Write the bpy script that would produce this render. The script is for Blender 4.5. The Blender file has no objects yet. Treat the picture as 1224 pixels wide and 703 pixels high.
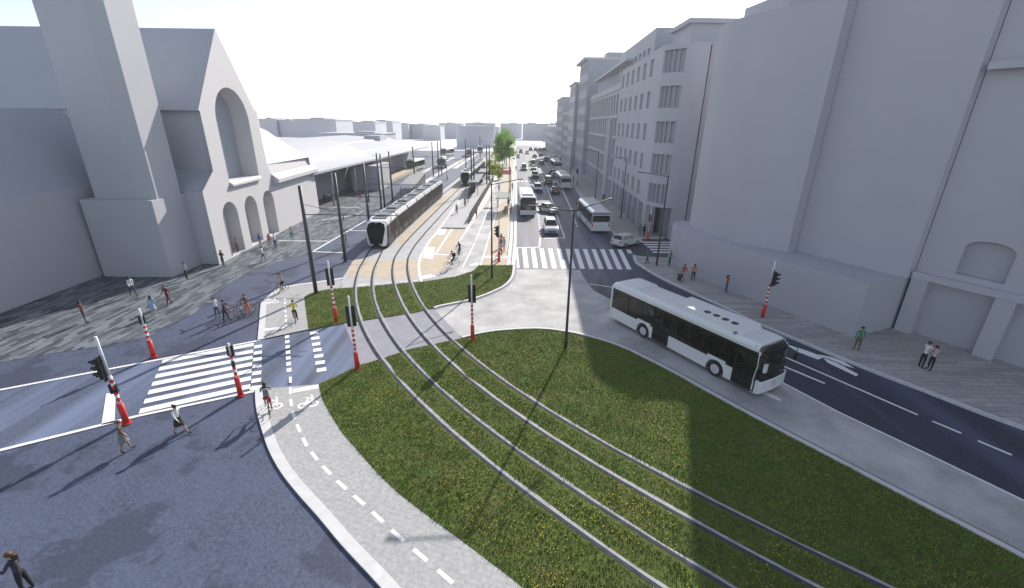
import bpy, bmesh, math, random
from mathutils import Vector, Matrix
from mathutils.geometry import tessellate_polygon
random.seed(7)
S = bpy.context.scene
COL = S.collection
R = math.radians
PI = math.pi

# ------------------------------------------------------------------ helpers
class MB:
    """collects shapes for ONE mesh"""
    def __init__(s): s.v = []; s.f = []; s.m = []; s.sm = []
    def add(s, vs, fs, mi=0, smooth=False):
        o = len(s.v); s.v += [tuple(v) for v in vs]
        for f in fs: s.f.append([i + o for i in f]); s.m.append(mi); s.sm.append(smooth)
    def box(s, c, d, mi=0, rz=0.0, taper=1.0):
        x, y, z = [k / 2 for k in d]; co, si = math.cos(rz), math.sin(rz); vs = []
        for k in (-1, 1):
            t = 1.0 if k < 0 else taper
            for a, b in ((-1, -1), (1, -1), (1, 1), (-1, 1)):
                px, py = a * x * t, b * y * t
                vs.append((c[0] + px * co - py * si, c[1] + px * si + py * co, c[2] + k * z))
        s.add(vs, [(3, 2, 1, 0), (4, 5, 6, 7), (0, 1, 5, 4), (1, 2, 6, 5), (2, 3, 7, 6), (3, 0, 4, 7)], mi)
    def bx(s, x0, x1, y0, y1, z0, z1, mi=0): s.box(((x0 + x1) / 2, (y0 + y1) / 2, (z0 + z1) / 2), (x1 - x0, y1 - y0, z1 - z0), mi)
    def tube(s, pts, r, n=8, mi=0, cap=True, smooth=True):
        pts = [Vector(p) for p in pts]; rs = r if isinstance(r, (list, tuple)) else [r] * len(pts)
        rings = []; up = None
        for i, p in enumerate(pts):
            d = (pts[min(i + 1, len(pts) - 1)] - pts[max(i - 1, 0)]).normalized()
            a = Vector((0, 0, 1)) if abs(d.z) < .9 else Vector((1, 0, 0))
            u = d.cross(a).normalized(); w = d.cross(u)
            rings.append([p + (u * math.cos(2 * PI * k / n) + w * math.sin(2 * PI * k / n)) * rs[i] for k in range(n)])
        vs = [v for rr in rings for v in rr]; fs = []
        for i in range(len(pts) - 1):
            for k in range(n):
                fs.append((i * n + k, i * n + (k + 1) % n, (i + 1) * n + (k + 1) % n, (i + 1) * n + k))
        s.add(vs, fs, mi, smooth)
        if cap: s.add(rings[0], [tuple(range(n - 1, -1, -1))], mi); s.add(rings[-1], [tuple(range(n))], mi)
    def prism(s, poly, z0, z1, mi=0, bottom=True, top=True):
        n = len(poly); vs = [(p[0], p[1], z0) for p in poly] + [(p[0], p[1], z1) for p in poly]
        s.add(vs, [(i, (i + 1) % n, n + (i + 1) % n, n + i) for i in range(n)], mi)
        tri = tessellate_polygon([[Vector((p[0], p[1], 0)) for p in poly]])
        if top: s.add([(p[0], p[1], z1) for p in poly], tri, mi)
        if bottom: s.add([(p[0], p[1], z0) for p in poly], tri, mi)
    def profile(s, prof, y0, y1, mi=0):
        """closed x,z outline pushed along y"""
        n = len(prof); vs = [(p[0], y0, p[1]) for p in prof] + [(p[0], y1, p[1]) for p in prof]
        s.add(vs, [(i, (i + 1) % n, n + (i + 1) % n, n + i) for i in range(n)], mi)
        tri = tessellate_polygon([[Vector((p[0], p[1], 0)) for p in prof]])
        s.add(vs[:n], tri, mi); s.add(vs[n:], tri, mi)
    def ell(s, c, r, n=10, m=7, mi=0, zmin=-1.0, rot=None):
        vs = []; fs = []
        for j in range(m + 1):
            t = -PI / 2 + PI * j / m; t = max(t, math.asin(max(-1, zmin)))
            for k in range(n):
                a = 2 * PI * k / n; v = Vector((r[0] * math.cos(t) * math.cos(a), r[1] * math.cos(t) * math.sin(a), r[2] * math.sin(t)))
                if rot: v = rot @ v
                vs.append(Vector(c) + v)
        for j in range(m):
            for k in range(n): fs.append((j * n + k, j * n + (k + 1) % n, (j + 1) * n + (k + 1) % n, (j + 1) * n + k))
        s.add(vs, fs, mi, True)
    def wheel(s, c, r, w, ax='y', n=18, mi=0, r_in=0.0):
        o = []
        prof = [(r_in, -w / 2), (r * .93, -w / 2), (r, -w * .32), (r, w * .32), (r * .93, w / 2), (r_in, w / 2)]
        vs = []; 
        for k in range(n):
            a = 2 * PI * k / n
            for (q, t) in prof:
                p = (q * math.cos(a), t, q * math.sin(a)) if ax == 'y' else (t, q * math.cos(a), q * math.sin(a))
                vs.append((c[0] + p[0], c[1] + p[1], c[2] + p[2]))
        m = len(prof); fs = []
        for k in range(n):
            for j in range(m - 1): fs.append((k * m + j, k * m + j + 1, ((k + 1) % n) * m + j + 1, ((k + 1) % n) * m + j))
        s.add(vs, fs, mi, False)
    def build(s, name, mats, parent=None, loc=None, rz=0.0, fix=True):
        me = bpy.data.meshes.new(name); me.from_pydata(s.v, [], s.f)
        if not isinstance(mats, (list, tuple)): mats = [mats]
        for m in mats: me.materials.append(m)
        if len(mats) > 1: me.polygons.foreach_set('material_index', s.m)
        me.polygons.foreach_set('use_smooth', s.sm)
        if fix:
            bm = bmesh.new(); bm.from_mesh(me)
            bmesh.ops.remove_doubles(bm, verts=bm.verts, dist=1e-5)
            bmesh.ops.recalc_face_normals(bm, faces=bm.faces); bm.to_mesh(me); bm.free()
        o = bpy.data.objects.new(name, me); COL.objects.link(o)
        if parent: o.parent = parent
        if loc: o.location = loc
        o.rotation_euler.z = rz
        return o

def tag(o, label=None, cat=None, group=None, kind=None):
    if label: o['label'] = label
    if cat: o['category'] = cat
    if group: o['group'] = group
    if kind: o['kind'] = kind
    return o
def thing(name, label, cat, loc=(0, 0, 0), rz=0.0, group=None):
    o = bpy.data.objects.new(name, None); COL.objects.link(o); o.empty_display_size = .3
    o.location = loc if len(loc) == 3 else (loc[0], loc[1], 0); o.rotation_euler.z = rz
    return tag(o, label, cat, group)
def structure(mb, name, mats): return tag(mb.build(name, mats), kind='structure')
def copy_tree(o, parent=None, mats=None):
    c = o.copy(); COL.objects.link(c); c.parent = parent
    if mats and o.type == 'MESH':
        for sl in c.material_slots:
            if sl.material.name in mats:
                new = mats[sl.material.name]; sl.link = 'OBJECT'; sl.material = new
    for ch in list(o.children): copy_tree(ch, c, mats)
    return c
def spline(pts, closed=False, step=6):
    out = []; n = len(pts)
    rng = range(n) if closed else range(n - 1)
    for i in rng:
        p0 = pts[(i - 1) % n] if closed or i > 0 else pts[i]; p1 = pts[i]; p2 = pts[(i + 1) % n]
        p3 = pts[(i + 2) % n] if closed or i + 2 < n else p2
        for k in range(step):
            t = k / step
            out.append(tuple(.5 * (2 * p1[j] + (p2[j] - p0[j]) * t + (2 * p0[j] - 5 * p1[j] + 4 * p2[j] - p3[j]) * t * t + (3 * p1[j] - p0[j] - 3 * p2[j] + p3[j]) * t ** 3) for j in range(2)))
    if not closed: out.append(tuple(pts[-1]))
    return out
def offset(pts, d):
    out = []
    for i, p in enumerate(pts):
        a = pts[max(i - 1, 0)]; b = pts[min(i + 1, len(pts) - 1)]
        dx, dy = b[0] - a[0], b[1] - a[1]; l = math.hypot(dx, dy) or 1
        out.append((p[0] - dy / l * d, p[1] + dx / l * d))     # to the left of the path for d > 0
    return out
def ribbon(mb, pts, d0, d1, z0, z1=None, mi=0):
    """strip between two offsets of a path; with z1 a solid kerb"""
    a = offset(pts, d0); b = offset(pts, d1); n = len(pts)
    if z1 is None:
        mb.add([(p[0], p[1], z0) for p in a] + [(p[0], p[1], z0) for p in b], [(i, i + 1, n + i + 1, n + i) for i in range(n - 1)], mi); return
    vs = [(p[0], p[1], z0) for p in a] + [(p[0], p[1], z1) for p in a] + [(p[0], p[1], z1) for p in b] + [(p[0], p[1], z0) for p in b]
    fs = []
    for i in range(n - 1):
        for j in range(3): fs.append((j * n + i, j * n + i + 1, (j + 1) * n + i + 1, (j + 1) * n + i))
    fs += [(0, n, 2 * n, 3 * n), (n - 1, 2 * n - 1, 3 * n - 1, 4 * n - 1)]
    mb.add(vs, fs, mi)
def sheet(mb, poly, z, mi=0):
    mb.add([(p[0], p[1], z) for p in poly], tessellate_polygon([[Vector((p[0], p[1], 0)) for p in poly]]), mi)
def quad(mb, a, b, w, z, mi=0):
    """painted bar from a to b, width w"""
    dx, dy = b[0] - a[0], b[1] - a[1]; l = math.hypot(dx, dy); nx, ny = -dy / l * w / 2, dx / l * w / 2
    mb.add([(a[0] + nx, a[1] + ny, z), (b[0] + nx, b[1] + ny, z), (b[0] - nx, b[1] - ny, z), (a[0] - nx, a[1] - ny, z)], [(0, 1, 2, 3)], mi)
def dashes(mb, pts, on, off, w, z, mi=0):
    d = 0.0; segs = []; 
    cum = [0]
    for i in range(len(pts) - 1): cum.append(cum[-1] + math.dist(pts[i], pts[i + 1]))
    def at(s_):
        for i in range(len(pts) - 1):
            if s_ <= cum[i + 1]:
                t = (s_ - cum[i]) / max(1e-6, cum[i + 1] - cum[i]); return (pts[i][0] + (pts[i + 1][0] - pts[i][0]) * t, pts[i][1] + (pts[i + 1][1] - pts[i][1]) * t)
        return pts[-1]
    while d + on <= cum[-1]:
        quad(mb, at(d), at(d + on), w, z, mi); d += on + off

# ------------------------------------------------------------------ materials
def mat(name, col, rough=.7, var=.0, scale=1.0, bump=.0, bscale=20., metal=0., spec=.5, world=False, coat=0.0, var2=None):
    m = bpy.data.materials.new(name); m.use_nodes = True; nt = m.node_tree; b = nt.nodes['Principled BSDF']
    b.inputs['Base Color'].default_value = (*col, 1); b.inputs['Roughness'].default_value = rough
    b.inputs['Metallic'].default_value = metal; b.inputs['Specular IOR Level'].default_value = spec
    b.inputs['Coat Weight'].default_value = coat; b.inputs['Coat Roughness'].default_value = .05
    if var or bump:
        if world: src = nt.nodes.new('ShaderNodeNewGeometry').outputs['Position']
        else: src = nt.nodes.new('ShaderNodeTexCoord').outputs['Object']
    if var:
        n = nt.nodes.new('ShaderNodeTexNoise'); n.inputs['Scale'].default_value = scale; n.inputs['Detail'].default_value = 6; n.inputs['Roughness'].default_value = .65
        nt.links.new(src, n.inputs['Vector'])
        r = nt.nodes.new('ShaderNodeValToRGB'); r.color_ramp.elements[0].position = .3; r.color_ramp.elements[1].position = .7
        c2 = var2 or col
        r.color_ramp.elements[0].color = (*[c * (1 - var) for c in col], 1); r.color_ramp.elements[1].color = (*[min(1, c * (1 + var)) for c in c2], 1)
        nt.links.new(n.outputs['Fac'], r.inputs['Fac']); nt.links.new(r.outputs['Color'], b.inputs['Base Color'])
    if bump:
        n = nt.nodes.new('ShaderNodeTexNoise'); n.inputs['Scale'].default_value = bscale; n.inputs['Detail'].default_value = 3
        nt.links.new(src, n.inputs['Vector']); bp = nt.nodes.new('ShaderNodeBump'); bp.inputs['Strength'].default_value = bump; bp.inputs['Distance'].default_value = .02
        nt.links.new(n.outputs['Fac'], bp.inputs['Height']); nt.links.new(bp.outputs['Normal'], b.inputs['Normal'])
    return m
def N(nt, t, **k):
    n = nt.nodes.new(t)
    for a, v in k.items():
        if a in n.inputs: n.inputs[a].default_value = v
        else: setattr(n, a, v)
    return n
def mixc(nt, fac, a, b, blend='MIX'):
    n = nt.nodes.new('ShaderNodeMix'); n.data_type = 'RGBA'; n.blend_type = blend
    for sock, v in ((n.inputs[0], fac), (n.inputs[6], a), (n.inputs[7], b)):
        if hasattr(v, 'links') or hasattr(v, 'is_linked'): nt.links.new(v, sock)
        else: sock.default_value = v if not isinstance(v, tuple) else (*v, 1)[:4]
    return n.outputs[2]
def ramp(nt, src, p0, c0, p1, c1):
    r = nt.nodes.new('ShaderNodeValToRGB'); e = r.color_ramp.elements
    e[0].position = p0; e[1].position = p1; e[0].color = (*c0, 1); e[1].color = (*c1, 1); nt.links.new(src, r.inputs['Fac']); return r.outputs['Color']
def asphalt(name, c, streak=None, stains=0.0, wear=.35):
    """speckled asphalt; streak = angle of the polished wheel tracks"""
    m = mat(name, c, .62, spec=.4); nt = m.node_tree; b = nt.nodes['Principled BSDF']; g = nt.nodes.new('ShaderNodeNewGeometry').outputs['Position']
    n1 = N(nt, 'ShaderNodeTexNoise', Scale=9., Detail=4., Roughness=.8); nt.links.new(g, n1.inputs['Vector'])
    n2 = N(nt, 'ShaderNodeTexNoise', Scale=.35, Detail=5., Roughness=.6); nt.links.new(g, n2.inputs['Vector'])
    base = mixc(nt, ramp(nt, n1.outputs['Fac'], .35, (0, 0, 0), .68, (1, 1, 1)), tuple(x * .55 for x in c), tuple(x * 1.6 for x in c))
    base = mixc(nt, ramp(nt, n2.outputs['Fac'], .4, (0, 0, 0), .62, (wear, wear, wear)), base, tuple(x * 1.45 for x in c))
    if streak is not None:
        mp = N(nt, 'ShaderNodeMapping'); mp.inputs['Rotation'].default_value = (0, 0, streak); mp.inputs['Scale'].default_value = (.6, .015, 1); mp.vector_type = 'TEXTURE'
        mp.vector_type = 'POINT'; nt.links.new(g, mp.inputs['Vector'])
        n3 = N(nt, 'ShaderNodeTexNoise', Scale=1.0, Detail=3., Roughness=.5); nt.links.new(mp.outputs['Vector'], n3.inputs['Vector'])
        base = mixc(nt, ramp(nt, n3.outputs['Fac'], .46, (0, 0, 0), .64, (.85, .85, .85)), base, tuple(x * 2.3 for x in c))
    if stains:
        n4 = N(nt, 'ShaderNodeTexNoise', Scale=.30, Detail=5., Roughness=.6); nt.links.new(g, n4.inputs['Vector'])
        base = mixc(nt, ramp(nt, n4.outputs['Fac'], 0.53, (0, 0, 0), .565, (stains, stains, stains)), base, tuple(x * .50 for x in c))
    nt.links.new(base, b.inputs['Base Color'])
    bp = N(nt, 'ShaderNodeBump', Strength=.45, Distance=.012); nt.links.new(n1.outputs['Fac'], bp.inputs['Height']); nt.links.new(bp.outputs['Normal'], b.inputs['Normal'])
    return m
def paving(name, c1, c2, ang, L, Wd, mortar=.012, rough=.6, streaky=.5, c3=None):
    m = mat(name, c1, rough, spec=.4); nt = m.node_tree; b = nt.nodes['Principled BSDF']; g = nt.nodes.new('ShaderNodeNewGeometry').outputs['Position']
    mp = N(nt, 'ShaderNodeMapping'); mp.inputs['Rotation'].default_value = (0, 0, ang); nt.links.new(g, mp.inputs['Vector'])
    br = N(nt, 'ShaderNodeTexBrick'); br.offset = .37; br.inputs['Scale'].default_value = 1.0; br.inputs['Brick Width'].default_value = L; br.inputs['Row Height'].default_value = Wd
    br.inputs['Mortar Size'].default_value = mortar; br.inputs['Bias'].default_value = 0.0
    br.inputs['Color1'].default_value = (*c1, 1); br.inputs['Color2'].default_value = (*c2, 1); br.inputs['Mortar'].default_value = (*[x * .45 for x in c1], 1)
    nt.links.new(mp.outputs['Vector'], br.inputs['Vector'])
    ms = N(nt, 'ShaderNodeMapping'); ms.inputs['Scale'].default_value = (.3, 2.4, 1); nt.links.new(mp.outputs['Vector'], ms.inputs['Vector'])
    n = N(nt, 'ShaderNodeTexNoise', Scale=1.0, Detail=4., Roughness=.7); nt.links.new(ms.outputs['Vector'], n.inputs['Vector'])
    col = mixc(nt, ramp(nt, n.outputs['Fac'], .5, (0, 0, 0), .7, (streaky,) * 3), br.outputs['Color'], c3 or tuple(min(1, x * 1.6) for x in c2))
    n5 = N(nt, 'ShaderNodeTexNoise', Scale=6., Detail=3., Roughness=.7); nt.links.new(g, n5.inputs['Vector'])
    col = mixc(nt, .35, col, ramp(nt, n5.outputs['Fac'], .35, (.35, .35, .35), .65, (1.0, 1.0, 1.0)), 'MULTIPLY')
    nt.links.new(col, b.inputs['Base Color']); return m

M = {}
M['ground'] = mat('pale_ground', (.74, .74, .76), .8, .06, .08, world=True)
M['asphalt_blue'] = asphalt('asphalt_blue_grey', (.068, .084, .138), None, .6)
M['asphalt_cross'] = asphalt('asphalt_crossing', (.076, .094, .146), R(60), 0.0)
M['asphalt_dark'] = asphalt('asphalt_dark_road', (.05, .056, .088), R(0), 0.0)
M['asphalt_lane'] = asphalt('asphalt_side_lane', (.036, .041, .068), R(-34), 0.0)
M['plaza'] = paving('plaza_planks', (.038, .050, .066), (.215, .245, .28), R(90), 1.15, .30, .01, .62, .22, (.40, .43, .46))
M['sidewalk'] = paving('sidewalk_planks', (.36, .345, .345), (.50, .475, .47), R(0), 2.2, .42, .012, .7, .45, (.60, .56, .54))
M['concrete'] = mat('bus_lane_concrete', (.39, .385, .395), .8, .26, .32, .25, 30, world=True, spec=.3, var2=(.46, .455, .455))
M['cycle'] = paving('cycle_path_pavers', (.425, .425, .43), (.455, .455, .46), R(20), .42, .21, .0035, .85, .2, (.48, .48, .48))
M['kerb'] = mat('kerb_stone', (.60, .60, .61), .8, .10, 2., .2, 40, world=True)
M['kerb_dark'] = mat('kerb_granite', (.24, .24, .26), .8, .14, 2., .2, 40, world=True)
M['beige'] = mat('beige_paving', (.50, .43, .33), .8, .12, 1.2, .2, 40, world=True, spec=.3)
M['bedgrey'] = mat('track_bed_concrete', (.44, .44, .455), .8, .12, .8, .2, 40, world=True, spec=.3)
M['lilac'] = mat('track_crossing_concrete', (.285, .285, .325), .8, .12, .8, .25, 40, world=True, spec=.3)
M['paint'] = mat('road_paint', (.80, .80, .81), .7, .10, 5., world=True, spec=.3)
M['steel'] = mat('rail_steel', (.070, .075, .090), .9, .3, 2., world=True, spec=.04)
M['railbed'] = mat('rail_concrete', (.34, .34, .36), .85, .25, 2.5, .3, 30, world=True)
M['clay'] = mat('clay_wall', (.475, .478, .515), .85, .03, .25, .05, 8)
M['clay_r'] = mat('clay_facade', (.462, .460, .505), .85, .035, .22, .05, 8)
M['clay_lt'] = mat('clay_stone', (.56, .555, .575), .85, .03, .3, .05, 8)
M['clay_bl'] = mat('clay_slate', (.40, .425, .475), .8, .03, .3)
M['roofwhite'] = mat('roof_white', (.46, .47, .51), .75, .02, .1)
M['far'] = mat('far_block', (.47, .485, .54), .85, .03, .05)
M['pane'] = mat('clay_pane', (.42, .425, .46), .6, .03, .4)
M['dark'] = mat('dark_metal', (.040, .043, .052), .75, .1, 3.)
M['black'] = mat('black_plastic', (.012, .013, .015), .45)
M['pole'] = mat('pole_grey', (.075, .085, .09), .5, .1, 2., metal=.3)
M['red'] = mat('post_red', (.62, .03, .025), .5, .08, 4.)
M['white'] = mat('post_white', (.78, .78, .78), .5, .05, 4.)
M['busbody'] = mat('bus_white', (.74, .74, .76), .28, .03, .8, coat=.6)
M['rubber'] = mat('tyre_rubber', (.015, .015, .017), .8)
M['rim'] = mat('wheel_rim', (.62, .62, .64), .4, metal=.3)
M['rimc'] = mat('alloy_rim', (.35, .35, .36), .35, metal=.7)
M['lampred'] = mat('tail_lamp', (.45, .01, .01), .25)
M['lampwhite'] = mat('head_lamp', (.80, .80, .78), .15, coat=1.)
M['yellow'] = mat('yellow_rail', (.62, .48, .05), .5)
M['seat'] = mat('seat_cloth', (.10, .11, .16), .8)
M['inside'] = mat('interior_grey', (.22, .22, .23), .7)
M['tramdark'] = mat('tram_dark', (.10, .095, .098), .6, .2, 1.5, spec=.12)
M['tramroof'] = mat('tram_roof_grey', (.13, .15, .18), .6, .1, 2.)
M['trampane'] = mat('tram_pane', (.008, .008, .009), .4, .5, 1.2, spec=.05)
M['tramglass'] = mat('tram_windscreen', (.010, .011, .013), .2, spec=.10)
M['bark'] = mat('bark', (.10, .075, .05), .9, .2, 6., .5, 20)
M['leaf'] = mat('leaf_green', (.14, .26, .05), .6, .4, .7, var2=(.20, .38, .08))
def translucent(m, f):
    nt = m.node_tree; b = nt.nodes['Principled BSDF']; out = nt.nodes['Material Output']; tl = nt.nodes.new('ShaderNodeBsdfTranslucent'); mx = nt.nodes.new('ShaderNodeMixShader'); mx.inputs[0].default_value = f
    nt.links.new(b.inputs['Base Color'].links[0].from_socket, tl.inputs['Color']); nt.links.new(b.outputs[0], mx.inputs[1]); nt.links.new(tl.outputs[0], mx.inputs[2]); nt.links.new(mx.outputs[0], out.inputs['Surface'])
translucent(M['leaf'], .45)
M['leafy'] = mat('leaf_yellow', (.33, .37, .04), .6, .25, 1.5)
translucent(M['leafy'], .45)
M['amber'] = mat('dim_amber_lens', (.25, .12, .01), .3)
M['greenl'] = mat('dim_green_lens', (.02, .14, .08), .3)
M['redl'] = mat('dim_red_lens', (.22, .012, .01), .3)
M['signred'] = mat('banner_red', (.66, .04, .06), .5)
M['signwhite'] = mat('banner_lettering', (.8, .8, .8), .5)
M['gap'] = mat('joint_shadow_gap', (.02, .02, .025), .9)
def glass(name, tint, alpha):
    m = bpy.data.materials.new(name); m.use_nodes = True; nt = m.node_tree; b = nt.nodes['Principled BSDF']; out = nt.nodes['Material Output']
    b.inputs['Base Color'].default_value = (*tint, 1); b.inputs['Roughness'].default_value = .04; b.inputs['Specular IOR Level'].default_value = .6
    tr = nt.nodes.new('ShaderNodeBsdfTransparent'); tr.inputs['Color'].default_value = (.62, .64, .60, 1)
    mx = nt.nodes.new('ShaderNodeMixShader'); mx.inputs[0].default_value = alpha
    nt.links.new(tr.outputs[0], mx.inputs[1]); nt.links.new(b.outputs[0], mx.inputs[2]); nt.links.new(mx.outputs[0], out.inputs['Surface'])
    return m
M['glass'] = glass('bus_glass', (.018, .018, .014), .62)
M['carglass'] = mat('car_glass', (.02, .022, .026), .06, coat=.5)
M['shelterglass'] = glass('shelter_glass', (.40, .42, .44), .35)
CM = {}
def colmat(c, rough=.8, pre='cloth'):
    k = (c, rough, pre)
    if k not in CM: CM[k] = mat('%s_%d' % (pre, len(CM)), c, rough, .12, 14.) if pre == 'cloth' else mat('%s_%d' % (pre, len(CM)), c, rough, coat=.7 if pre == 'paint' else 0.)
    return CM[k]

# grass: base soil sheet material
def grass_mat(name):
    m = mat(name, (.07, .09, .025), .95, spec=.2); nt = m.node_tree; b = nt.nodes['Principled BSDF']; g = nt.nodes.new('ShaderNodeNewGeometry').outputs['Position']
    n1 = N(nt, 'ShaderNodeTexNoise', Scale=5., Detail=6., Roughness=.75); nt.links.new(g, n1.inputs['Vector'])
    n2 = N(nt, 'ShaderNodeTexNoise', Scale=.55, Detail=4., Roughness=.6); nt.links.new(g, n2.inputs['Vector'])
    c = mixc(nt, ramp(nt, n1.outputs['Fac'], .35, (0, 0, 0), .65, (1, 1, 1)), (.045, .068, .015), (.13, .18, .042))
    c = mixc(nt, ramp(nt, n2.outputs['Fac'], .42, (0, 0, 0), .62, (.55, .55, .55)), c, (.125, .11, .038))
    nt.links.new(c, b.inputs['Base Color'])
    bp = N(nt, 'ShaderNodeBump', Strength=1., Distance=.1); nt.links.new(n1.outputs['Fac'], bp.inputs['Height']); nt.links.new(bp.outputs['Normal'], b.inputs['Normal'])
    return m
M['grass'] = grass_mat('grass_turf')
def blade_mat():
    m = mat('grass_blade', (.08, .11, .03), .8, spec=.25); nt = m.node_tree; b = nt.nodes['Principled BSDF']; g = nt.nodes.new('ShaderNodeNewGeometry').outputs['Position']
    n1 = N(nt, 'ShaderNodeTexNoise', Scale=2.2, Detail=5., Roughness=.8); nt.links.new(g, n1.inputs['Vector'])
    n2 = N(nt, 'ShaderNodeTexNoise', Scale=.5, Detail=4., Roughness=.6); nt.links.new(g, n2.inputs['Vector'])
    c = mixc(nt, ramp(nt, n1.outputs['Fac'], .35, (0, 0, 0), .65, (1, 1, 1)), (.090, .170, .028), (.225, .36, .065))
    c = mixc(nt, ramp(nt, n2.outputs['Fac'], .42, (0, 0, 0), .62, (.5, .5, .5)), c, (.25, .275, .06))
    nt.links.new(c, b.inputs['Base Color']); return m
M['blade'] = blade_mat()
M['flower'] = mat('dandelion_yellow', (.60, .47, .045), .7)

# ------------------------------------------------------------------ the setting: ground, roads, paths
b = MB(); sheet(b, [(-1250, -250), (1250, -250), (1250, 1850), (-1250, 1850)], -.10); structure(b, 'ground', M['ground'])
# asphalt: crossing and street on the left, forecourt behind it; widened unseen behind the camera to cut bounced light
b = MB(); sheet(b, [(-62, -240), (300, -240), (300, -14), (8, -14), (-2, 12), (-10, 20), (-14, 33), (-14.5, 37), (-17, 44), (-16.4, 60), (-12, 150), (-8, 250), (-46, 250), (-62, 250)], -.028); structure(b, 'square_asphalt', M['asphalt_blue'])
b = MB(); sheet(b, [(-45.2, 10.8)] + [(-28.09, 20.73), (-23.39, 23.42), (-17.15, 26.92), (-14.53, 28.64), (-12.47, 29.91), (-9.29, 23.93), (-10.93, 21.64), (-13.86, 21.06), (-18.81, 18.60), (-23.03, 16.06)] + [(-41, 4.5)], -.020); structure(b, 'side_road', M['asphalt_cross'])
# plaza of long planks
PL = [(-62, 5)] + [(-31.27, 23.67), (-29.23, 24.89), (-26.87, 25.98), (-25.10, 27.26), (-24.75, 29.17), (-24.65, 31.47), (-26.16, 39.57), (-25.05, 44.77), (-22.93, 49.13), (-23.22, 71.12)] + [(-23.6, 80), (-26, 92), (-31, 96), (-62, 96)]
b = MB(); sheet(b, PL, -.012); structure(b, 'plaza_paving', M['plaza'])

# the avenue and the bending lane on the right
LK = [(.40, 43.8), (.55, 54.6), (.62, 70), (.81, 98), (.95, 144), (1.6, 330)]
RK = [(17.5, 330), (16.0, 200), (15.2, 150), (14.41, 104), (13.6, 84), (13.6, 70), (13.9, 58.2)]
KB2 = [(13.87, 49.13), (13.51, 47.12), (13.47, 45.72), (14.14, 42.48), (14.98, 39.88), (16.21, 36.82), (17.63, 33.37), (18.47, 30.95), (20.24, 27.55), (21.94, 24.32), (23.48, 21.84), (25.73, 18.39)] + [(29.6, 14.2), (34.5, 6)]
KG = [(-3.39, 27.64), (-2.16, 28.39), (-0.69, 28.91), (1.74, 29.27), (3.55, 28.97), (5.25, 28.21), (7.28, 26.70), (8.55, 25.13), (9.65, 23.56), (10.61, 22.06), (11.99, 19.84), (13.66, 17.40), (15.04, 15.39), (16.35, 13.51), (17.98, 11.18)] + [(20.5, 7), (23, 2.5)]
KGs = spline(KG); KB2s = spline(KB2)
KN = [(0.09, 47.16), (-0.03, 41.90), (-0.41, 39.63), (-0.93, 38.23), (-1.65, 37.11), (-2.48, 36.04), (-3.48, 35.02), (-4.67, 34.23), (-5.94, 33.46), (-6.34, 33.00)]
KNs = spline(KN)
b = MB(); sheet(b, LK + RK + [(13.9, 57.4), (46, 57.4), (46, 48.6), (14.4, 48.9)] + KB2s + [(25, 2)] + KGs[::-1] + KNs[::-1], -.010)
structure(b, 'avenue_road', M['asphalt_dark'])
b = MB(); sheet(b, [(13.0, 43.2)] + KB2s[8:] + [(25, 2)] + KGs[::-1][:-30] + [(9.0, 43.2)], -.0075); structure(b, 'bend_road', M['asphalt_lane'])
DB = [(21.76, 11.72), (20.85, 13.85), (19.19, 16.66), (17.33, 19.66), (15.79, 22.85), (14.24, 25.84), (11.71, 29.85), (9.90, 33.28), (8.39, 35.64), (7.41, 37.55), (7.18, 39.45), (7.02, 41.67), (6.97, 43.69), (0.40, 43.55)]
b = MB(); sheet(b, [(-6.34, 33.00), (-3.39, 27.64)] + KGs[1:] + [(25.4, 4.2)] + DB + KNs[1:-1], -.005); structure(b, 'bus_lane', M['concrete'])
b = MB(); sheet(b, [(-12.47, 29.91), (-9.29, 23.93), (-8.25, 24.63), (-6.70, 26.01), (-3.39, 27.64), (-6.34, 33.00), (-7.60, 32.19), (-9.20, 31.48)], -.006); structure(b, 'track_crossing', M['lilac'])

# sidewalks on the right, kerbs
b = MB(); sheet(b, KB2s + [(50, 6), (50, 48.2), (16, 48.4), (14.6, 48.8)], .10)
structure(b, 'sidewalk', M['sidewalk'])
b = MB(); sheet(b, [(x + .3, y) for x, y in RK] + [(14.6, 57.5), (50, 57.5), (50, 330)], .10); structure(b, 'sidewalk', M['sidewalk'])
b = MB(); ribbon(b, KB2s, .22, -.06, -.05, .125)
structure(b, 'kerb', M['kerb'])
b = MB(); ribbon(b, RK + [(14.3, 57.5), (20, 57.5)], -.02, .30, -.05, .125); structure(b, 'kerb', M['kerb'])
b = MB(); ribbon(b, KGs, .22, -.02, -.05, .11); ribbon(b, KGs, .50, .22, -.05, .006, 1); structure(b, 'kerb', [M['kerb'], M['kerb_dark']])
b = MB(); ribbon(b, KNs, 0, .22, -.05, .10); ribbon(b, KNs, .22, .42, -.05, .012, 1); structure(b, 'kerb', [M['kerb'], M['kerb_dark']])
LKs = [(.30, 44.6)] + [(x - .02, y) for x, y in LK[1:5]]
b = MB(); ribbon(b, LKs, 0, .42, -.05, .12); ribbon(b, LKs, .62, .95, -.05, .105); structure(b, 'kerb', M['kerb'])

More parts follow.
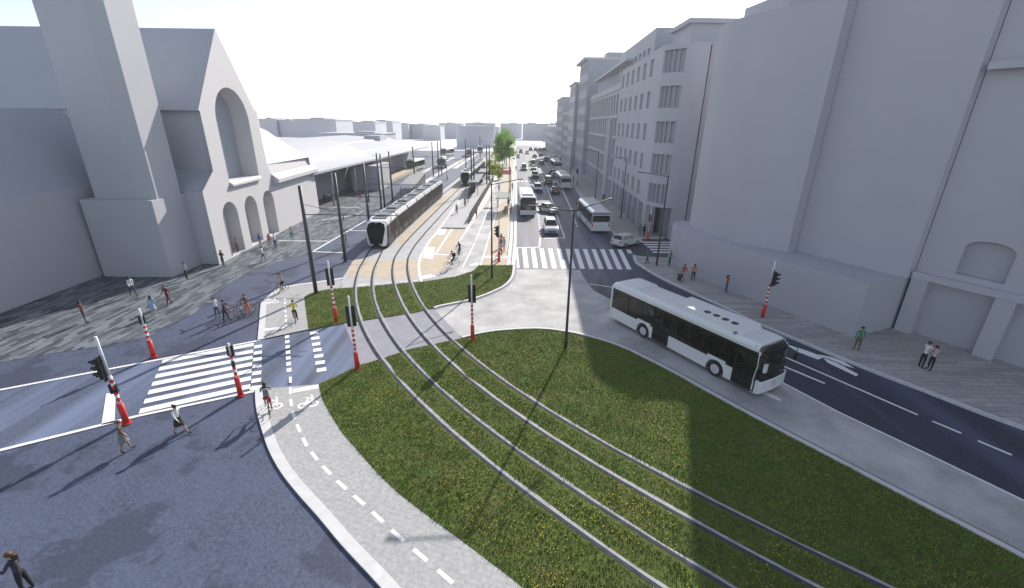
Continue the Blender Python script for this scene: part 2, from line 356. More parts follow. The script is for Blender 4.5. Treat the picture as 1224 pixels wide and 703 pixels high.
# cycle path, south and north of the side road
CL = spline([(-14.23, 21.05), (-13.61, 19.95), (-12.93, 18.87), (-12.00, 17.57), (-10.99, 16.23), (-9.80, 14.90), (-8.55, 13.73), (-7.25, 12.61), (-5.84, 11.35), (-4.10, 9.90)] + [(-2.2, 8.2)])
CR = spline([(-10.93, 21.64), (-10.21, 20.33), (-9.56, 19.37), (-8.78, 18.34), (-7.88, 17.22), (-7.09, 16.42), (-6.56, 15.83), (-5.40, 14.64), (-4.33, 13.67), (-2.78, 12.46), (-1.43, 11.45), (0.48, 9.96)] + [(2.4, 8.4)])
b = MB(); sheet(b, CL + CR[::-1], .035); structure(b, 'cycle_path', M['cycle'])
b = MB(); ribbon(b, CL, 0, .42, -.05, .06); structure(b, 'kerb', M['kerb'])
NO = spline([(-17.30, 26.98), (-18.77, 29.94), (-20.37, 33.14), (-20.62, 34.04), (-20.85, 36.82), (-19.86, 37.95), (-18.34, 38.81), (-17.32, 39.44), (-16.29, 40.09)])
NI = spline([(-14.59, 28.77), (-17.44, 34.53), (-17.62, 35.20), (-17.48, 35.90), (-16.52, 36.83), (-15.42, 37.24)])
b = MB(); sheet(b, NO + NI[::-1], .035); structure(b, 'cycle_path', M['cycle'])
b = MB(); ribbon(b, NO, 0, -.40, -.05, .06); structure(b, 'kerb', M['kerb'])

# tram bed, platforms, northern cycle path
BL = [(-15.42, 37.24), (-16.29, 40.09), (-16.56, 42.01), (-17.15, 45.43), (-17.31, 48.70), (-17.03, 50.89)] + [(-17.2, 56), (-17.2, 60.7), (-16.9, 75), (-16.4, 90), (-13.2, 200), (-11, 260)]
b = MB(); sheet(b, BL + [(-7.2, 260), (-9.2, 157), (-10.2, 103), (-10.7, 77), (-10.4, 56)] + [(-10.54, 55.72), (-10.46, 52.22), (-10.31, 48.00), (-9.79, 44.25), (-9.02, 41.01), (-8.54, 39.20), (-10.97, 38.41), (-13.77, 37.52)], -.014); structure(b, 'tram_bed', M['bedgrey'])
b = MB(); sheet(b, [(-16.14, 40.60), (-16.80, 43.66), (-17.18, 46.05), (-14.72, 46.00), (-12.10, 46.44), (-10.23, 46.68), (-9.03, 40.26), (-12.21, 40.13)], -.008)
for (a0, a1, y0, y1) in ((-14.65, -13.45, 53, 250), (-10.95, -10.35, 62, 150)):
    sheet(b, [(a0 + (y0 - 53) * .004, y0), (a1 + (y0 - 53) * .012, y0), (a1 + .5, 77), (a1 + .9, 103), (a1 + 2.2, 157), (a1 + 3.4, y1), (a0 + 3.4, y1), (a0 + 2.2, 157), (a0 + .9, 103), (a0 + .5, 77)], -.008)
structure(b, 'beige_paving', M['beige'])
b = MB(); sheet(b, [(-8.54, 39.20), (-9.02, 41.01), (-9.79, 44.25), (-10.31, 48.00), (-10.46, 52.22), (-10.54, 55.72)] + [(-10.3, 58), (-9.8, 120), (-6.6, 120), (-6.7, 66), (-6.6, 60), (-6.9, 53), (-6.95, 49)] + [(-6.55, 43.25), (-8.32, 40.79)], .0); structure(b, 'beige_paving', M['beige'])
b = MB(); sheet(b, [(-8.45, 38.96), (-8.32, 40.79), (-6.76, 42.96), (-6.76, 48.17), (-6.97, 52.96), (-6.04, 68.88), (-5.14, 81.97), (-4.38, 109.20)] + [(-3.6, 200), (-1.9, 200)] + [(-2.36, 109.40), (-2.51, 86.93), (-2.78, 69.09), (-2.87, 57.50), (-3.11, 48.68), (-3.42, 45.13), (-4.02, 42.80), (-5.50, 41.03)], .006); structure(b, 'cycle_path', M['concrete'])
b = MB(); sheet(b, [(-3.39, 44.68), (-3.11, 48.68), (-2.87, 57.50), (-2.78, 69.09), (-2.51, 86.93), (-2.36, 109.40)] + [(-1.9, 200), (-.1, 200), (-.45, 98), (-.6, 70), (-.65, 44.7)], .010); structure(b, 'beige_paving', M['beige'])

# painted markings
z = .004
b = MB(); quad(b, (-46, 10.4), [(-17.10, 27.05)][0], .20, z); quad(b, (-40, 5.3), [(-18.81, 18.60)][0], .22, z); quad(b, [(-18.81, 18.60)][0], [(-13.84, 21.10)][0], .20, z); structure(b, 'road_line', M['paint'])
b = MB()
zl = [(-21.58, 23.97), (-21.13, 23.11), (-20.72, 22.29), (-20.30, 21.48), (-19.88, 20.66), (-19.45, 19.82), (-19.03, 18.97)]; zr = [(-17.25, 26.41), (-16.78, 25.48), (-16.37, 24.69), (-15.95, 23.86), (-15.53, 23.05), (-15.12, 22.25), (-14.69, 21.40)]
for p, q in zip(zl, zr): quad(b, p, q, .50, z)
wl = [(-17.01, 26.02), (-16.58, 25.17), (-16.16, 24.35), (-15.73, 23.53), (-15.32, 22.72), (-14.91, 21.91), (-14.57, 21.19)]; wr = [(-16.59, 26.22), (-16.15, 25.38), (-15.71, 24.53), (-15.28, 23.71), (-14.87, 22.90), (-14.46, 22.10), (-14.05, 21.31)]
for p, q in zip(wl, wr): quad(b, p, q, .46, z)
structure(b, 'zebra_crossing', M['paint'])
b = MB()
for p, q in zip([(-14.23, 28.14), (-13.80, 27.34), (-13.37, 26.48), (-12.96, 25.67), (-12.55, 24.86), (-12.13, 24.04), (-11.69, 23.17)], [(-13.74, 28.35), (-13.31, 27.53), (-12.89, 26.66), (-12.47, 25.84), (-12.04, 25.04), (-11.61, 24.22), (-11.19, 23.38)]): quad(b, p, q, .46, z)
structure(b, 'crossing_blocks', M['paint'])
b = MB()
for k in range(14):
    x = .50 + .972 * k; d = -.02 + .0095 * k; y0 = 44.0; y1 = 51.9
    if k == 13: y0 = 50.2
    w = .26
    b.add([(x - w + d * (y0 - 44), y0, z), (x + w + d * (y0 - 44), y0, z), (x + w + d * (y1 - 44), y1, z), (x - w + d * (y1 - 44), y1, z)], [(0, 1, 2, 3)])
structure(b, 'zebra_crossing', M['paint'])
b = MB()
for k in range(12): b.bx(1.0 + k * 1.05, 1.55 + k * 1.05, 117.2, 120.2, z - .003, z)
structure(b, 'zebra_crossing', M['paint'])
b = MB()
for k in range(5): b.bx(16.6, 26.5, 50.6 + k * 1.2, 51.15 + k * 1.2, z - .003, z)
structure(b, 'zebra_crossing', M['paint'])
b = MB(); sheet(b, [(-22.05, 20.50), (-21.60, 20.59), (-19.53, 18.05), (-20.01, 17.85)], z); quad(b, [(0.43, 52.03)][0], [(3.39, 52.49)][0], .32, z); quad(b, [(4.13, 56.96)][0], [(6.86, 57.29)][0], .3, z); structure(b, 'stop_line', M['paint'])
b = MB()
quad(b, (3.28, 52.9), (3.66, 57.5), .22, z); dashes(b, [(3.7, 58), (4.30, 76)], .9, .9, .24, z); quad(b, (4.3, 76.5), (5.45, 122), .2, z)
quad(b, (6.86, 57.3), (8.13, 112), .18, z); dashes(b, [(8.3, 124), (9.5, 300)], 3, 4, .18, z); quad(b, (10.25, 77.5), (11.74, 117), .2, z); dashes(b, [(9.45, 64.5), (10.2, 77)], .9, .9, .24, z); dashes(b, [(12.1, 124), (13.3, 300)], 3, 4, .18, z); dashes(b, [(5.5, 124), (5.9, 300)], 3, 4, .18, z)
quad(b, [(17.75, 25.82)][0], [(21.37, 19.53)][0], .16, z); quad(b, [(16.94, 24.66)][0], [(18.42, 22.47)][0], .18, z)
quad(b, [(21.68, 19.01)][0], [(22.28, 18.07)][0], .17, z); quad(b, [(22.56, 17.52)][0], [(23.18, 16.54)][0], .17, z); quad(b, (23.9, 15.4), (24.8, 13.9), .17, z)
quad(b, [(7.25, 39.39)][0], [(9.48, 38.40)][0], .16, z)
ribbon(b, [(21.76, 11.72), (20.85, 13.85), (19.19, 16.66), (17.33, 19.66), (15.79, 22.85), (15.20, 23.95)], .06, -.07, z)
structure(b, 'lane_line', M['paint'])
b = MB(); sheet(b, [(18.92, 27.57), (19.92, 26.47), (20.46, 25.67), (19.85, 25.32), (19.13, 26.37)], z); sheet(b, [(20.34, 25.61), (20.79, 24.95), (21.18, 23.56), (20.87, 23.31), (20.21, 24.95)], z); sheet(b, [(20.33, 26.06), (20.96, 25.68), (21.36, 25.14), (21.47, 24.26), (21.04, 24.61), (20.92, 24.97), (20.46, 25.67)], z)
sheet(b, [(13.95, 21.49), (14.50, 21.63), (14.94, 20.74), (14.74, 20.62)], z); sheet(b, [(17.96, 32.04), (18.82, 31.27), (18.05, 30.64), (17.26, 31.38)], z); structure(b, 'road_arrow', M['paint'])
b = MB()
for x, y0, y1 in ((-27.6, 118, 200), (-22.3, 112, 190), (-19.4, 150, 230)): b.prism([(x - .7, y0), (x, y0 - 1.2), (x + .7, y0), (x + .7 + .02 * (y1 - y0), y1), (x - .7 + .02 * (y1 - y0), y1)], -.05, .14)
structure(b, 'forecourt_island', M['kerb'])
CY = [(-12.90, 22.39), (-11.75, 19.99), (-11.03, 18.77), (-10.41, 17.88), (-9.42, 16.56), (-8.30, 15.39), (-7.00, 14.24), (-5.52, 13.07), (-4.12, 11.89), (-2.70, 10.78), (-1.74, 10.02), (-0.83, 9.31)]
b = MB(); dashes(b, CY, .72, .52, .15, .040); dashes(b, [(-19.16, 34.66), (-17.82, 32.02), (-16.24, 28.86)], .5, .45, .16, .040); structure(b, 'cycle_lane_dashes', M['paint'])
b = MB(); dashes(b, [(-15.69, 27.80), (-13.14, 22.76)], .48, .34, .27, z); structure(b, 'cycle_lane_dashes', M['paint'])
b = MB(); quad(b, [(-12.08, 20.93)][0], [(-10.84, 21.42)][0], .42, .040); quad(b, [(-17.68, 28.57)][0], [(-16.43, 28.97)][0], .40, .040); structure(b, 'stop_line', M['paint'])
def bike_symbol(mb, p, q, up, z):
    for c in (p, q):
        n = 16
        for k in range(n):
            a0, a1 = 2 * PI * k / n, 2 * PI * (k + 1) / n
            mb.add([(c[0] + r * math.cos(a), c[1] + r * math.sin(a), z) for a in (a0, a1) for r in (.17, .29)], [(0, 1, 3, 2)])
    ux, uy = up; m = ((p[0] + q[0]) / 2, (p[1] + q[1]) / 2); a = (p[0] + .3 * (q[0] - p[0]) + ux * .55, p[1] + .3 * (q[1] - p[1]) + uy * .55); c = (p[0] + .8 * (q[0] - p[0]) + ux * .6, p[1] + .8 * (q[1] - p[1]) + uy * .6)
    for i_, (s, e) in enumerate(((p, m), (m, a), (p, a), (a, c), (m, c), (c, q))): quad(mb, s, e, .075, z + .0012 * (i_ + 1))
    quad(mb, (a[0] - .2, a[1] + uy * .1), (a[0] + .2, a[1] + uy * .1), .1, z + .009); quad(mb, c, (c[0] + ux * .3 - .15, c[1] + uy * .3), .1, z + .010)
for pq in ([(-10.90, 19.60), (-10.46, 19.77)], [(-12.75, 19.34), (-12.24, 19.53)], [(-20.07, 33.51), (-19.53, 33.80)]):
    b = MB(); bike_symbol(b, pq[0], pq[1], (-.25, .95), .040); structure(b, 'bicycle_marking', M['paint'])
b = MB()
sheet(b, [(-3.31, 47.46), (-0.15, 47.60), (-0.15, 48.48), (-3.32, 48.33)], .016)
for pq in ([(-29.30, 54.03), (-23.04, 54.10)], [(-22.99, 49.20), (-19.31, 48.95)], [(-22.98, 49.02), (-22.37, 66.68)], [(-22.70, 60.00), (-20.17, 60.04)], [(-33.70, 77.65), (-26.86, 77.74)], [(-29.00, 66.76), (-24.32, 72.48)]): quad(b, pq[0], pq[1], .24, -.006)
structure(b, 'plaza_line', M['paint'])
b = MB()
ribbon(b, spline([(-8.44, 39.08), (-9.02, 41.01), (-9.54, 43.12), (-9.98, 45.44), (-10.35, 48.68), (-10.46, 52.22), (-10.54, 55.72)] + [(-10.4, 60), (-10.2, 90)]), .13, -.13, .012)
for q in ([(-9.96, 47.18), (-8.79, 46.85), (-9.33, 51.73), (-10.39, 51.99)], [(-10.31, 58.27), (-9.16, 58.10), (-9.37, 61.88), (-10.46, 62.08)]): sheet(b, q, .010)
quad(b, [(-8.77, 48.93)][0], [(-8.54, 66.82)][0], .26, .010); quad(b, [(-9.12, 48.74)][0], [(-7.04, 48.49)][0], .30, .0102)
quad(b, [(-6.86, 52.96)][0], [(-5.97, 69.54)][0], .18, .011); quad(b, [(-5.18, 44.05)][0], [(-4.76, 53.68)][0], .16, .0112); quad(b, [(-4.75, 54.73)][0], [(-4.13, 86.80)][0], .16, .0112); quad(b, [(-3.36, 44.83)][0], [(-2.51, 86.93)][0], .16, .0152)
for q in ([(-9.21, 40.75), (-8.05, 41.57), (-7.37, 40.95), (-8.58, 40.03)], [(-4.55, 44.84), (-3.74, 45.72), (-3.51, 45.12), (-4.33, 44.35)]): sheet(b, q, .0105)
structure(b, 'platform_line', M['paint'])
b = MB()
for k in range(5): quad(b, (-14.2 + k * 1.2, 38.25 + k * .36), (-13.5 + k * 1.2, 38.45 + k * .36), .14, -.004)
structure(b, 'track_edge_dashes', M['paint'])
b = MB(); b.bx(-10.15, -6.75, 62, 125, -.05, .16); structure(b, 'tram_platform', M['bedgrey'])

# ------------------------------------------------------------------ tram tracks
TL = [(15.58, 2.00), (13.20, 4.00), (10.82, 6.00), (8.44, 8.00), (7.25, 9.00), (6.06, 10.00), (4.90, 11.00), (3.78, 12.00), (2.69, 13.00), (1.63, 14.00), (0.61, 15.00), (-0.37, 16.00), (-1.32, 17.00), (-2.23, 18.00), (-3.10, 19.00), (-3.93, 20.00), (-4.73, 21.00), (-5.50, 22.00), (-6.22, 23.00), (-6.92, 24.00), (-7.58, 25.00), (-8.21, 26.00), (-8.80, 27.00), (-9.37, 28.00), (-9.91, 29.00), (-10.42, 30.00), (-10.90, 31.00), (-11.35, 32.00), (-11.78, 33.00), (-12.19, 34.00), (-12.57, 35.00), (-12.93, 36.00), (-13.27, 37.00), (-13.58, 38.00), (-13.87, 39.00), (-14.14, 40.00), (-14.39, 41.00), (-14.62, 42.00), (-14.82, 43.00), (-15.00, 44.00), (-15.45, 47.00), (-15.90, 50.00), (-16.12, 54.00), (-16.10, 60.00), (-15.60, 90.00), (-13.60, 150.00), (-11.40, 230.00)]
TR = [(21.64, 2.00), (19.05, 4.00), (16.45, 6.00), (13.85, 8.00), (12.55, 9.00), (11.25, 10.00), (9.99, 11.00), (8.76, 12.00), (7.58, 13.00), (6.43, 14.00), (5.33, 15.00), (4.27, 16.00), (3.25, 17.00), (2.27, 18.00), (1.33, 19.00), (0.44, 20.00), (-0.42, 21.00), (-1.23, 22.00), (-2.01, 23.00), (-2.75, 24.00), (-3.45, 25.00), (-4.12, 26.00), (-4.75, 27.00), (-5.35, 28.00), (-5.93, 29.00), (-6.47, 30.00), (-6.99, 31.00), (-7.48, 32.00), (-7.95, 33.00), (-8.39, 34.00), (-8.81, 35.00), (-9.21, 36.00), (-9.59, 37.00), (-9.95, 38.00), (-10.29, 39.00), (-10.61, 40.00), (-10.90, 41.00), (-11.18, 42.00), (-11.44, 43.00), (-11.67, 44.00), (-12.25, 47.00), (-12.50, 50.00), (-12.63, 53.00), (-12.60, 60.00), (-12.25, 77.00), (-11.64, 102.60), (-10.20, 157.00), (-8.30, 230.00)]
for nm, T in (('left', TL), ('right', TR)):
    t = thing('tram_track', 'double rails of the %s tram track curving through the grass island' % ('outer left' if nm == 'left' else 'inner right'), 'tram track', (0, 0, 0), 0, 'tram tracks across the lawn')
    near = [p for p in T if p[1] < 46]
    for s in (-1, 1):
        b = MB(); c = offset(T, s * .745)
        ribbon(b, c, .070, .010, .012, .056); ribbon(b, c, -.022, -.05, .012, .055); ribbon(b, c, .010, -.022, .0, .049); ribbon(b, c, .10, .072, .012, .050)
        r_ = b.build('rail', M['steel'], t)
        b = MB(); cn = [p for p in offset(near, s * .745)]
        a0 = offset(cn, -.04); a1 = offset(cn, -.19); n = len(cn)
        random.seed(3 + s); vs = []; 
        a0 = [(p[0] + random.uniform(-.02, .02), p[1]) for p in a0]; a1 = [(p[0] + random.gauss(0, .035) - (.16 if random.random() < .05 else 0), p[1] + random.gauss(0, .03)) for p in a1]
        vs = [(p[0], p[1], .051) for p in a0] + [(p[0], p[1], .051) for p in a1] + [(p[0], p[1], .0) for p in a0] + [(p[0], p[1], .0) for p in a1]
        b.add(vs, [(i, i + 1, n + i + 1, n + i) for i in range(n - 1)] + [(i, i + 1, 2 * n + i + 1, 2 * n + i) for i in range(n - 1)] + [(n + i, n + i + 1, 3 * n + i + 1, 3 * n + i) for i in range(n - 1)])
        b.build('rail_bed', M['railbed'], t)

# ------------------------------------------------------------------ lawns
GM = [(2.6, 8.2), (8, 2)] + [(23, 2.4)] + KGs[::-1] + [(-3.39, 27.64), (-6.69, 25.96), (-8.23, 24.58), (-9.26, 23.83)] + [CR[0]] + CR[1:]
GN = [(-14.53, 28.64), (-17.44, 34.53), (-17.62, 35.20), (-17.48, 35.90), (-16.52, 36.83), (-15.42, 37.24), (-13.79, 37.61), (-11.00, 38.52), (-8.55, 39.27), (-8.07, 39.45), (-5.49, 40.90), (-4.01, 42.67), (-3.39, 44.68), (-0.30, 44.81)] + KNs[2:] + [(-7.58, 32.11), (-9.16, 31.33), (-12.47, 29.91)]
def inside(p, poly):
    c = False; j = len(poly) - 1; x, y = p
    for i in range(len(poly)):
        a, b_ = poly[i], poly[j]
        if (a[1] > y) != (b_[1] > y) and x < (b_[0] - a[0]) * (y - a[1]) / (b_[1] - a[1]) + a[0]: c = not c
        j = i
    return c
def rail_dist(x, y):
    d = 9.
    for T in (TL, TR):
        for i in range(len(T) - 1):
            if T[i][1] <= y <= T[i + 1][1]:
                k = (y - T[i][1]) / (T[i + 1][1] - T[i][1]); cx = T[i][0] + (T[i + 1][0] - T[i][0]) * k
                sl = (T[i + 1][0] - T[i][0]) / (T[i + 1][1] - T[i][1]); off = (x - cx) / math.sqrt(1 + sl * sl)
                d = min(d, abs(abs(off) - .70)); break
    return d
from mathutils import noise as NZ
def lawn(poly, ystrip, dens, fl):
    """turf: soil slab with uneven edge, blades and dandelions"""
    b = MB(); b.prism(poly, -.06, .045); g = structure(b, 'lawn', M['grass'])
    xs = [p[0] for p in poly]; ys = [p[1] for p in poly]; simple = poly[::3] if len(poly) > 60 else poly
    vs = []; fs = []; fv = []; ff = []
    area = (max(xs) - min(xs)) * (max(ys) - min(ys)); n = int(area * dens)
    for _ in range(n):
        x = random.uniform(min(xs), max(xs)); y = random.uniform(min(ys), max(ys))
        if y < ystrip or not inside((x, y), poly): continue
        if rail_dist(x, y) < .22 + random.uniform(-.07, .05): continue
        q = NZ.noise((x * .9, y * .9, 0)) + .6 * NZ.noise((x * 2.7, y * 2.7, 3)); h = max(.035, .085 + .05 * q) * random.uniform(.7, 1.3) + .045
        a = random.uniform(0, 2 * PI); w = random.uniform(.012, .030); lx = random.gauss(0, .03); ly = random.gauss(0, .03); o = len(vs)
        ca, sa = math.cos(a) * w, math.sin(a) * w
        vs += [(x - ca, y - sa, .03), (x + ca, y + sa, .03), (x + lx, y + ly, h)]; fs.append((o, o + 1, o + 2))
        if random.random() < fl * max(0, .35 + 1.6 * NZ.noise((x * .35, y * .35, 9))) and h > .06:
            o = len(fv); r = random.uniform(.007, .016); zz = h + .02
            fv += [(x - r, y - r, zz), (x + r, y - r, zz + .008), (x + r, y + r, zz), (x - r, y + r, zz + .008)]; ff.append((o, o + 1, o + 2, o + 3))
    b = MB(); b.v = vs; b.f = fs; b.m = [0] * len(fs); b.sm = [False] * len(fs)
    tag(b.build('grass', M['blade'], None, fix=False), 'short green grass blades growing over the lawn', 'grass', kind='stuff')
    b = MB(); b.v = fv; b.f = ff; b.m = [0] * len(ff); b.sm = [False] * len(ff)
    tag(b.build('wildflowers', M['flower'], None, fix=False), 'tiny yellow flowers scattered over the lawn', 'flowers', kind='stuff')
lawn(GM, 8.6, 260, .15)
lawn(GN, 25, 170, .06)

# ------------------------------------------------------------------ buildings
def wall_frame(A, B):
    A = Vector((A[0], A[1], 0)); B = Vector((B[0], B[1], 0)); d = (B - A); L = d.length; u = d / L; n = Vector((u.y, -u.x, 0))   # n: outwards = right of A->B
    return A, u, n, L
def facade(t, A, B, z0, z1, holes, depth, m, name='wall', pane=None, pane_name='window', back=None, mullions=0, mm=None, thick=.0):
    """flat wall from A to B with rectangular openings [(u0,u1,z0,z1)], reveals, and a recessed pane part in each"""
    A, u, n, L = wall_frame(A, B); us = sorted({0, L} | {h[0] for h in holes} | {h[1] for h in holes}); zs = sorted({z0, z1} | {h[2] for h in holes} | {h[3] for h in holes})
    b = MB(); P = lambda q, z, dd=0: tuple(A + u * q - n * dd + Vector((0, 0, z)))
    for i in range(len(us) - 1):
        for j in range(len(zs) - 1):
            c = ((us[i] + us[i + 1]) / 2, (zs[j] + zs[j + 1]) / 2)
            if any(h[0] < c[0] < h[1] and h[2] < c[1] < h[3] for h in holes): continue
            b.add([P(us[i], zs[j]), P(us[i + 1], zs[j]), P(us[i + 1], zs[j + 1]), P(us[i], zs[j + 1])], [(0, 1, 2, 3)])
    for h in holes:
        a = [P(h[0], h[2]), P(h[1], h[2]), P(h[1], h[3]), P(h[0], h[3])]; c = [P(h[0], h[2], depth), P(h[1], h[2], depth), P(h[1], h[3], depth), P(h[0], h[3], depth)]
        b.add(a + c, [(i, (i + 1) % 4, 4 + (i + 1) % 4, 4 + i) for i in range(4)])
    w = b.build(name, m, t)
    for h in holes:
        b = MB(); e = .004; b.add([P(h[0] - e, h[2] - e, depth), P(h[1] + e, h[2] - e, depth), P(h[1] + e, h[3] + e, depth), P(h[0] - e, h[3] + e, depth)], [(0, 1, 2, 3)])
        if mullions:
            for k in range(1, mullions + 1):
                q = h[0] + (h[1] - h[0]) * k / (mullions + 1); a = P(q - .05, h[2], depth - .10); c = P(q + .05, h[2], depth - .10)
                b.add([P(q - .05, h[2], depth - .1), P(q + .05, h[2], depth - .1), P(q + .05, h[3], depth - .1), P(q - .05, h[3], depth - .1), P(q - .05, h[2], depth), P(q + .05, h[2], depth), P(q + .05, h[3], depth), P(q - .05, h[3], depth)], [(0, 1, 2, 3), (0, 3, 7, 4), (1, 2, 6, 5)])
        b.build(pane_name, pane or M['pane'], w)
    return w
def arch_pts(u0, u1, z0, zs, n=14):
    r = (u1 - u0) / 2; c = (u0 + u1) / 2
    return [(u0, z0), (u1, z0)] + [(c + r * math.cos(PI * k / n), zs + r * math.sin(PI * k / n)) for k in range(n + 1)]

# --- station hall: gabled front with the big arched niche and three small arches
FA, FB = (-30.3, 43.7), (-32.1, 73.4)
A_, u_, n_, L_ = wall_frame(FB, FA)          # outwards = +x : run from far to near
def FP(y, z, d=0.0):                           # point on the front plane by its y coordinate
    k = (y - FA[1]) / (FB[1] - FA[1]); x = FA[0] + (FB[0] - FA[0]) * k
    return (x - d * .998, y - d * .06, z)
st = thing('station_hall', 'pale gabled station front with tall arched niche over three small arches', 'station', (-31, 52, 0))
def rel(vs, o): return [(v[0] - o[0], v[1] - o[1], v[2] - (o[2] if len(o) > 2 else 0)) for v in vs]
O = (-31, 52, 0)
# outline of the front (y, z); the lower front runs on to y = 73.4
front = [(43.75, 0), (43.75, 7.45), (44.2, 7.75), (46.25, 9.2), (46.25, 14.75), (46.05, 14.9), (52.0, 22.75), (57.3, 15.1), (57.75, 15.1), (57.75, 13.4), (58.0, 8.9), (58.6, 7.4), (59.8, 7.05), (73.4, 7.05), (73.4, 0)]
archs = [arch_pts(46.2, 49.15, .15, 4.35), arch_pts(50.75, 53.6, .15, 4.35), arch_pts(55.25, 58.1, .15, 4.35)]
niche = arch_pts(48.75, 55.45, 7.75, 13.9, 22)
loops = [front] + [a[::-1] for a in archs] + [niche[::-1]]
flat = [p for l in loops for p in l]
tri = tessellate_polygon([[Vector((p[0], p[1], 0)) for p in l] for l in loops])
b = MB(); b.add(rel([FP(p[0], p[1]) for p in flat], O), tri)
for l, d in [(a, 1.3) for a in archs] + [(niche, 1.9)]:
    n = len(l); b.add(rel([FP(p[0], p[1]) for p in l] + [FP(p[0], p[1], d) for p in l], O), [(i, (i + 1) % n, n + (i + 1) % n, n + i) for i in range(n)])
b.add(rel([FP(48.75, 7.75), FP(55.45, 7.75), FP(55.45, 7.5, -.35), FP(48.75, 7.5, -.35), FP(48.75, 7.3, -.35), FP(55.45, 7.3, -.35), FP(48.75, 7.3), FP(55.45, 7.3)], O), [(0, 1, 2, 3), (3, 2, 5, 4), (4, 5, 7, 6), (0, 3, 4, 6), (1, 2, 5, 7)])
# cornice along the low wing: sloping ledge
b.add(rel([FP(58.6, 7.6), FP(73.4, 7.6), FP(73.4, 6.9, -.7), FP(58.9, 6.9, -.7), FP(73.4, 6.45, -.7), FP(58.9, 6.45, -.7), FP(73.4, 6.3), FP(58.9, 6.3)], O), [(0, 1, 2, 3), (3, 2, 4, 5), (5, 4, 6, 7), (1, 2, 4, 6), (0, 3, 5, 7)])
wl_ = b.build('wall', M['clay_lt'], st)
for a in archs:
    b = MB(); c = sum(p[0] for p in a[:2]) / 2
    b.add(rel([FP(p[0], p[1], 1.3) for p in a], O), [tuple(range(len(a)))]); b.box(tuple(rel([FP(c, 2.9, 1.22)], O)[0]), (.1, .12, 5.6)); b.build('arched_doorway', M['pane'], wl_)
b = MB(); b.add(rel([FP(p[0], p[1], 1.9) for p in niche], O), [tuple(range(len(niche)))]); b.box(tuple(rel([FP(52.1, 12.2, 1.8)], O)[0]), (.16, .2, 8.8)); b.build('arched_niche', M['clay_bl'], wl_)
b = MB()   # hall body and its steep roof
b.add(rel([(-30.49, 46.3, 14.82), (-75, 46.3, 14.82), (-75, 52, 22.72), (-30.82, 52.0, 22.72), (-31.16, 57.4, 14.98), (-75, 57.4, 14.98)], O), [(0, 1, 2, 3), (3, 2, 5, 4)]); b.build('roof', M['clay_bl'], st)
b = MB(); b.add(rel([(-30.6, 46.7, 0), (-75, 46.7, 0), (-75, 46.7, 14.85), (-30.6, 46.7, 14.85)], O), [(0, 1, 2, 3)]); b.add(rel([(-31.3, 57.5, 5), (-75, 57.5, 5), (-75, 57.5, 14.9), (-31.3, 57.5, 14.9)], O), [(0, 1, 2, 3)])
b.add(rel([(-30.4, 44.0, 0), (-42, 44.0, 0), (-42, 44.0, 7.45), (-30.4, 44.0, 7.45)], O), [(0, 1, 2, 3)]); b.build('side_wall', M['clay'], st)
b = MB(); b.add(rel([(-30.4, 43.9, 7.45), (-42, 43.9, 7.45), (-42, 46.7, 9.15), (-30.5, 46.7, 9.15)], O), [(0, 1, 2, 3)]); b.build('aisle_roof', M['clay_bl'], st)
# low wing roof north of the gable: hollow curved white roof above a parapet
b = MB(); pr = [(-31.6, 8.75), (-33.2, 9.6), (-35.2, 11.0), (-37.5, 12.6), (-40, 13.6), (-50, 14.0)]
vs = [(x, 57.9, z_) for x, z_ in pr] + [(x - .4, 72.0, z_) for x, z_ in pr]; n = len(pr)
b.add(rel(vs, O), [(i, i + 1, n + i + 1, n + i) for i in range(n - 1)], 0, True); b.add(rel(vs[n:] + [(-50, 72, 6), (-31.9, 72, 6)], O), [tuple(range(n + 2))]); b.build('low_roof', M['roofwhite'], st)
b = MB(); b.add(rel([FP(58.0, 8.75, .45), FP(72.0, 8.75, .45), FP(73.0, 7.55, .1), FP(58.6, 7.55, .1)], O), [(0, 1, 2, 3)]); b.build('parapet', M['clay_lt'], st)

# --- clock tower
tw = thing('station_tower', 'tall square tower with chamfered corner rising past the top of the picture', 'tower', (-35.5, 42.3, 0)); O = (-35.5, 42.3, 0)
b = MB(); b.bx(-3.2, 3.25, -2.6, 2.6, 0, 7.2); b.build('base', M['clay'], tw)
b = MB(); b.prism([(-2.25, -2.0), (1.6, -2.0), (3.12, -1.72), (3.12, 1.35), (-2.25, 1.35)], 7.2, 27.0); b.build('shaft', M['clay'], tw)
b = MB(); b.add([(-2.6, -2.35, 27), (3.3, -2.35, 27), (3.3, 1.7, 27), (-2.6, 1.7, 27), (-2.6, -2.35, 27.8), (3.3, -2.35, 27.8), (3.3, 1.7, 27.8), (-2.6, 1.7, 27.8), (.35, -.3, 33)], [(0, 1, 5, 4), (1, 2, 6, 5), (2, 3, 7, 6), (3, 0, 4, 7), (4, 5, 8), (5, 6, 8), (6, 7, 8), (7, 4, 8), (3, 2, 1, 0)]); b.build('roof', M['clay_bl'], tw)

# --- wing left of the tower
wg = thing('station_wing', 'long low station wing with sloping mansard roof left of the tower', 'building', (-45, 25, 0)); O = (-45, 25, 0)
b = MB(); b.bx(5.0 - 12, 5.9, -40, 21.5, 0, 8.15); b.build('wall', M['clay'], wg)
b = MB(); b.add(rel([(-39.3, -15, 8.15), (-39.3, 46.4, 8.15), (-40.4, 46.4, 10.6), (-40.4, -15, 10.6), (-42.6, 44.8, 14.7), (-42.6, -15, 14.7), (-52, 46.4, 10), (-52, -15, 10)], O), [(0, 1, 2, 3), (3, 2, 4, 5), (5, 4, 6, 7), (2, 6, 4)]); b.build('mansard_roof', M['clay_bl'], wg)

